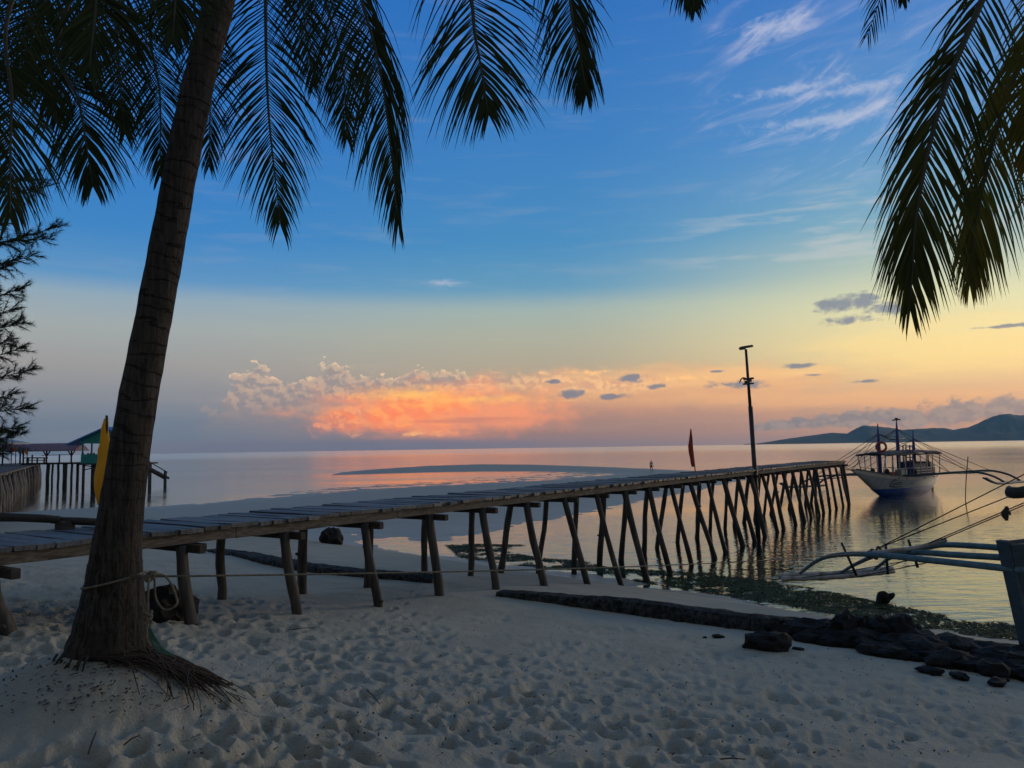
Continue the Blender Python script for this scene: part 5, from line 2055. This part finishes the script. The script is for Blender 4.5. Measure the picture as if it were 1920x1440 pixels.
tb = thing('picnic_table', wp(66, 866, 0.6), 'dark wooden picnic table under the mauve roof', 'table')
mb = MB()
mb.beam(wp(50, 858.5, .6), wp(86, 858.5, .6), 0.9, 0.14)
mb.build('table_top', M['farwood'], tb)
for y0, dyy in ((863, -.4), (863, 1.6)):
    mb = MB()
    mb.beam(wp(50, y0, dyy), wp(86, y0, dyy), 0.35, 0.1)
    mb.build('bench', M['farwood'], tb)
for px_ in (53, 70, 83):
    mb = MB()
    p = wp(px_, 859, .6)
    mb.beam(Vector((p.x, p.y, zdk)), p, 0.14, 0.14, up=(1, 0, 0))
    mb.build('leg', M['farwood'], tb)

for k, (px_, yt, mt, lab) in enumerate(((21, 838, 'red', 'small red flag on a pole, leftmost of the row under the mauve roof'), (29, 836, 'orange', 'small orange flag on a tall pole, second in the row under the mauve roof'),
                                        (37, 840, 'green', 'small green flag on a pole in the middle of the row'), (43.5, 842, 'red', 'red flag bunched on a dark post in the row under the roof'),
                                        (50, 842, 'orange', 'small orange flag on a slanted pole at the right of the row'))):
    fg = thing('small_flag', wp(px_, 868, -.9), lab, 'flag', 'flags in a row on the far jetty')
    p0_ = wp(px_, 868, -.9)
    p1_ = wp(px_ + (1 if k < 4 else 2.0), yt - 2, -.9)
    mb = MB()
    mb.tube([Vector((p0_.x, p0_.y, zdk)), p1_], 0.05, 6)
    mb.build('pole', M['farwood'], fg, True)
    pts, wid = resample([wp(px_ + .3, yt, -.95), wp(px_, yt + 4, -.95), wp(px_ - .3, yt + 8, -.95), wp(px_, yt + 11, -.95)], [.08, .30, .34, .06], 10)
    cloth_roll(pts, wid, 0.3, 3, 12, k).build('cloth', M[mt], fg, True)

hY = 95.0
hut = thing('stilt_hut', onz(155, 914), 'teal gabled hut on stilts over the water, half hidden by the palm trunk', 'hut')


def hp(px, py, dy=0.0):
    return W(px, py, hY + dy)


mb = MB()
apex, el_, er_ = hp(200, 800), hp(129, 832), hp(262, 832)
dpt = 2.6
vs = []
for dy_ in (-0.5, dpt):
    for p in (el_, apex, er_):
        vs.append(Vector((p.x, hY + dy_, p.z)))
    for p in (el_, apex, er_):
        vs.append(Vector((p.x, hY + dy_, p.z - 0.22)))
mb.add(vs, [(0, 6, 7, 1), (1, 7, 8, 2), (3, 4, 10, 9), (4, 5, 11, 10), (0, 1, 4, 3), (1, 2, 5, 4), (6, 9, 10, 7), (7, 10, 11, 8), (0, 3, 9, 6), (2, 8, 11, 5)])
mb.build('roof', M['skyblue'], hut)
mb = MB()
g0, g1 = hp(152, 831.5), hp(256, 832.5)
gl, gr = hp(152, 825), hp(256, 832)
gt = hp(200, 802.5)
vs = [g0, g1, gr, gt, gl]
mb.add([Vector((p.x, hY, p.z)) for p in vs] + [Vector((p.x, hY + 0.12, p.z)) for p in vs], [(0, 1, 2, 3, 4), (9, 8, 7, 6, 5)] + [(i, i + 5, (i + 1) % 5 + 5, (i + 1) % 5) for i in range(5)])
mb.build('gable', M['teal'], hut)
mb = MB()
pa, pb_ = hp(152, 861.5), hp(256, 861.5)
mb.beam(Vector((pa.x, hY, pa.z)), Vector((pb_.x, hY, pa.z)), 0.12, 1.25)
mb.build('front_panel', M['teal'], hut)
mb = MB()
mb.beam(Vector((pa.x, hY + .1, pa.z)), Vector((pa.x, hY + 2.3, pa.z)), 0.12, 1.25)
mb.build('side_panel', M['teal'], hut)
mb = MB()
f0, f1 = hp(150, 870.5), hp(278, 870.5)
mb.add([], [])
mb.box(((f0.x + f1.x) / 2, hY + 1.2, f0.z), (f1.x - f0.x, 2.8, 0.2))
mb.build('floor', M['farwood'], hut)
for px_ in (153.5, 206, 254):
    for dy_ in (0.15, 2.2):
        p, q = hp(px_, 852), hp(px_, 828)
        mb = MB()
        mb.tube([Vector((p.x, hY + dy_, f0.z)), Vector((p.x, hY + dy_, q.z))], 0.11, 7)
        mb.build('post', M['teal'], hut, True)
for px_ in (155, 176, 206, 240, 266):
    for dy_ in (0.2, 2.2):
        p = hp(px_, 880)
        mb = MB()
        mb.tube([Vector((p.x, hY + dy_, -1.0)), Vector((p.x, hY + dy_, f0.z))], 0.17, 7, jit=.06)
        mb.build('stilt', M['farwood'], hut, True)
mb = MB()
mb.beam(hp(158, 881, .1), hp(182, 875.5, .1), 0.08, 0.12)
mb.beam(hp(156, 872.5, .1), hp(184, 876.5, .1), 0.08, 0.12)
mb.build('brace', M['farwood'], hut)
for px_, h_ in ((155.5, 3), (170, 1.4), (176, 2.2), (165, 1.2)):
    mb = MB()
    p = hp(px_, 851.5 - h_ / 2, .05)
    mb.tube([p + Vector((0, 0, -.12)), p, p + Vector((0, 0, .1))], [0.12, 0.13, 0.05], 7)
    mb.build('pot', M['farwood'], hut, True)
sr = hut
stt, stb = hp(277, 878, -.3), hp(313, 897.5, -.3)
stp = MB()
for dy_ in (-0.5, 0.6):
    stp.beam(stt + Vector((0, dy_, 0)), stb + Vector((0, dy_, 0)), 0.10, 0.26)
stair = stp.build('stair', M['farwood'], hut)
for k in range(8):
    mb = MB()
    p = stt.lerp(stb, (k + .5) / 8)
    mb.box(p + Vector((0, 0, .12)), (0.30, 1.1, 0.06))
    mb.build('step', M['farwood'], stair)
mb = MB()
mb.tube([hp(280, 866, -.8), hp(314, 885.5, -.8)], 0.06, 6)
mb.build('handrail', M['farwood'], stair, True)
for px_, y0 in ((280, 865), (308.5, 882), (311.5, 884)):
    p = hp(px_, y0, -.8)
    mb = MB()
    mb.tube([Vector((p.x, p.y, -1.0)), p], 0.11 if px_ < 300 else 0.09, 7)
    mb.build('post', M['farwood'], stair, True)
far = thing('white_roof_hut', onz(-40, 912), 'corner of a white-roofed hut at the far left edge under the needle tree', 'hut')
mb = MB()
a, b_ = W(-120, 824, 92), W(15, 829.5, 92)
mb.add([a, b_, b_ + Vector((-.5, 5, 0)), a + Vector((0, 5, 1.0)), a - Vector((0, 0, .2)), b_ - Vector((0, 0, .2)), b_ + Vector((-.5, 5, -.2)), a + Vector((0, 5, .8))],
       [(0, 1, 2, 3), (4, 7, 6, 5), (0, 4, 5, 1), (1, 5, 6, 2), (2, 6, 7, 3), (3, 7, 4, 0)])
mb.build('roof', M['white'], far)
for px_ in (-110, -50, 6):
    p = W(px_, 831, 93)
    mb = MB()
    mb.tube([Vector((p.x, p.y, -1)), p], 0.1, 7)
    mb.build('post', M['farwood'], far, True)

# ------------------------------------------------------------------ person walking on the sandbar
pg = onz(1221.5, 885.6, 0.13)
person = thing('person', (pg.x, pg.y, ground_z(pg.x, pg.y)), 'person in a pale shirt and dark shorts walking away along the sandbar', 'person')


def skinned(name, verts, edges, radii, mat, parent, sub=1, root=0):
    me = bpy.data.meshes.new(name)
    me.from_pydata(verts, edges, [])
    o = bpy.data.objects.new(name, me)
    COL.objects.link(o)
    o.parent = parent
    sk = o.modifiers.new('skin', 'SKIN')
    sk.use_smooth_shade = True
    sb_ = o.modifiers.new('sub', 'SUBSURF')
    sb_.levels = sb_.render_levels = sub
    for i, r_ in enumerate(radii):
        r2 = r_ if hasattr(r_, '__len__') else (r_, r_)
        me.skin_vertices[0].data[i].radius = r2
        me.skin_vertices[0].data[i].use_root = (i == root)
    me.materials.append(mat)
    return o


bv = [(0, 0, .95), (0, 0, 1.12), (0, .02, 1.36), (0, .01, 1.48), (0, 0, 1.55), (0, -.01, 1.66), (0, 0, 1.74),          # 0-6 trunk, neck, head
      (.10, 0, .90), (.10, -.10, .50), (.09, .06, .10), (.09, -.07, .04),                                               # 7-10 right leg (stepping)
      (-.10, 0, .90), (-.09, .14, .50), (-.08, .22, .13), (-.08, .12, .05),                                             # 11-14 left leg
      (.18, .01, 1.42), (.25, .05, 1.16), (.20, -.10, .98), (.19, -.14, .91),                                           # 15-18 right arm bent
      (-.18, .01, 1.42), (-.27, .02, 1.16), (-.34, .0, .92), (-.36, .0, .84)]                                           # 19-22 left arm out
be = [(0, 1), (1, 2), (2, 3), (3, 4), (4, 5), (5, 6), (0, 7), (7, 8), (8, 9), (9, 10), (0, 11), (11, 12), (12, 13), (13, 14), (2, 15), (15, 16), (16, 17), (17, 18), (2, 19), (19, 20), (20, 21), (21, 22)]
brd = [(.15, .10), (.13, .09), (.16, .10), .06, .055, (.085, .10), .07, .085, .058, .038, .035, .085, .058, .038, .035, .055, .042, .032, .03, .055, .042, .032, .03]
for base, d in ((18, Vector((0, -.5, -.9))), (22, Vector((-.3, 0, -1)))):
    for k in range(5):
        b0 = Vector(bv[base])
        dd = (d.normalized() + Vector(((k - 2) * .22, (k - 2) * .10, 0 if k < 4 else .5))).normalized()
        L_ = (.062, .075, .08, .072, .05)[k]
        i0 = len(bv)
        bv += [tuple(b0 + dd * .03), tuple(b0 + dd * (.03 + L_ * .6)), tuple(b0 + dd * (.03 + L_) + Vector((0, -.012, 0)))]
        be += [(base, i0), (i0, i0 + 1), (i0 + 1, i0 + 2)]
        brd += [.010, .009, .007]
skinned('body', bv, be, brd, M['skin'], person)
skinned('shirt', [(0, 0, 1.0), (0, 0, 1.14), (0, .02, 1.36), (0, .01, 1.46), (.19, .01, 1.41), (.24, .04, 1.22), (-.19, .01, 1.41), (-.255, .02, 1.22)], [(0, 1), (1, 2), (2, 3), (2, 4), (4, 5), (2, 6), (6, 7)],
        [(.175, .125), (.16, .115), (.185, .125), .075, .075, .068, .075, .068], M['shirt'], person)
skinned('shorts', [(0, 0, 1.02), (0, 0, .92), (.10, -.01, .85), (.10, -.06, .62), (-.10, .01, .85), (-.095, .08, .62)], [(0, 1), (1, 2), (2, 3), (1, 4), (4, 5)],
        [(.165, .12), (.165, .125), .105, .09, .105, .09], M['shorts'], person)
skinned('hair', [(0, .025, 1.62), (0, .02, 1.70), (0, .0, 1.775)], [(0, 1), (1, 2)], [(.07, .07), (.095, .10), .06], M['hair'], person)
person.rotation_euler = (0, 0, R(200))

# ------------------------------------------------------------------ the air over the bay
mz, _b = new_mat('haze_air')
mz.node_tree.nodes.remove(_b)
vp = mz.node_tree.nodes.new('ShaderNodeVolumePrincipled')
vp.inputs['Color'].default_value = (0.30, 0.64, 1.0, 1)
vp.inputs['Absorption Color'].default_value = (1, 1, 1, 1)
vp.inputs['Density'].default_value = 4.2e-5
vp.inputs['Anisotropy'].default_value = 0.0
mz.node_tree.links.new(vp.outputs[0], mz.node_tree.nodes['Material Output'].inputs['Volume'])
hz_ = MB()
hz_.box((0, 0, 290), (29600, 29600, 586))
ho = hz_.build('haze', mz)
tag(ho, 'thin bluish evening haze over the bay', None, None, 'stuff')
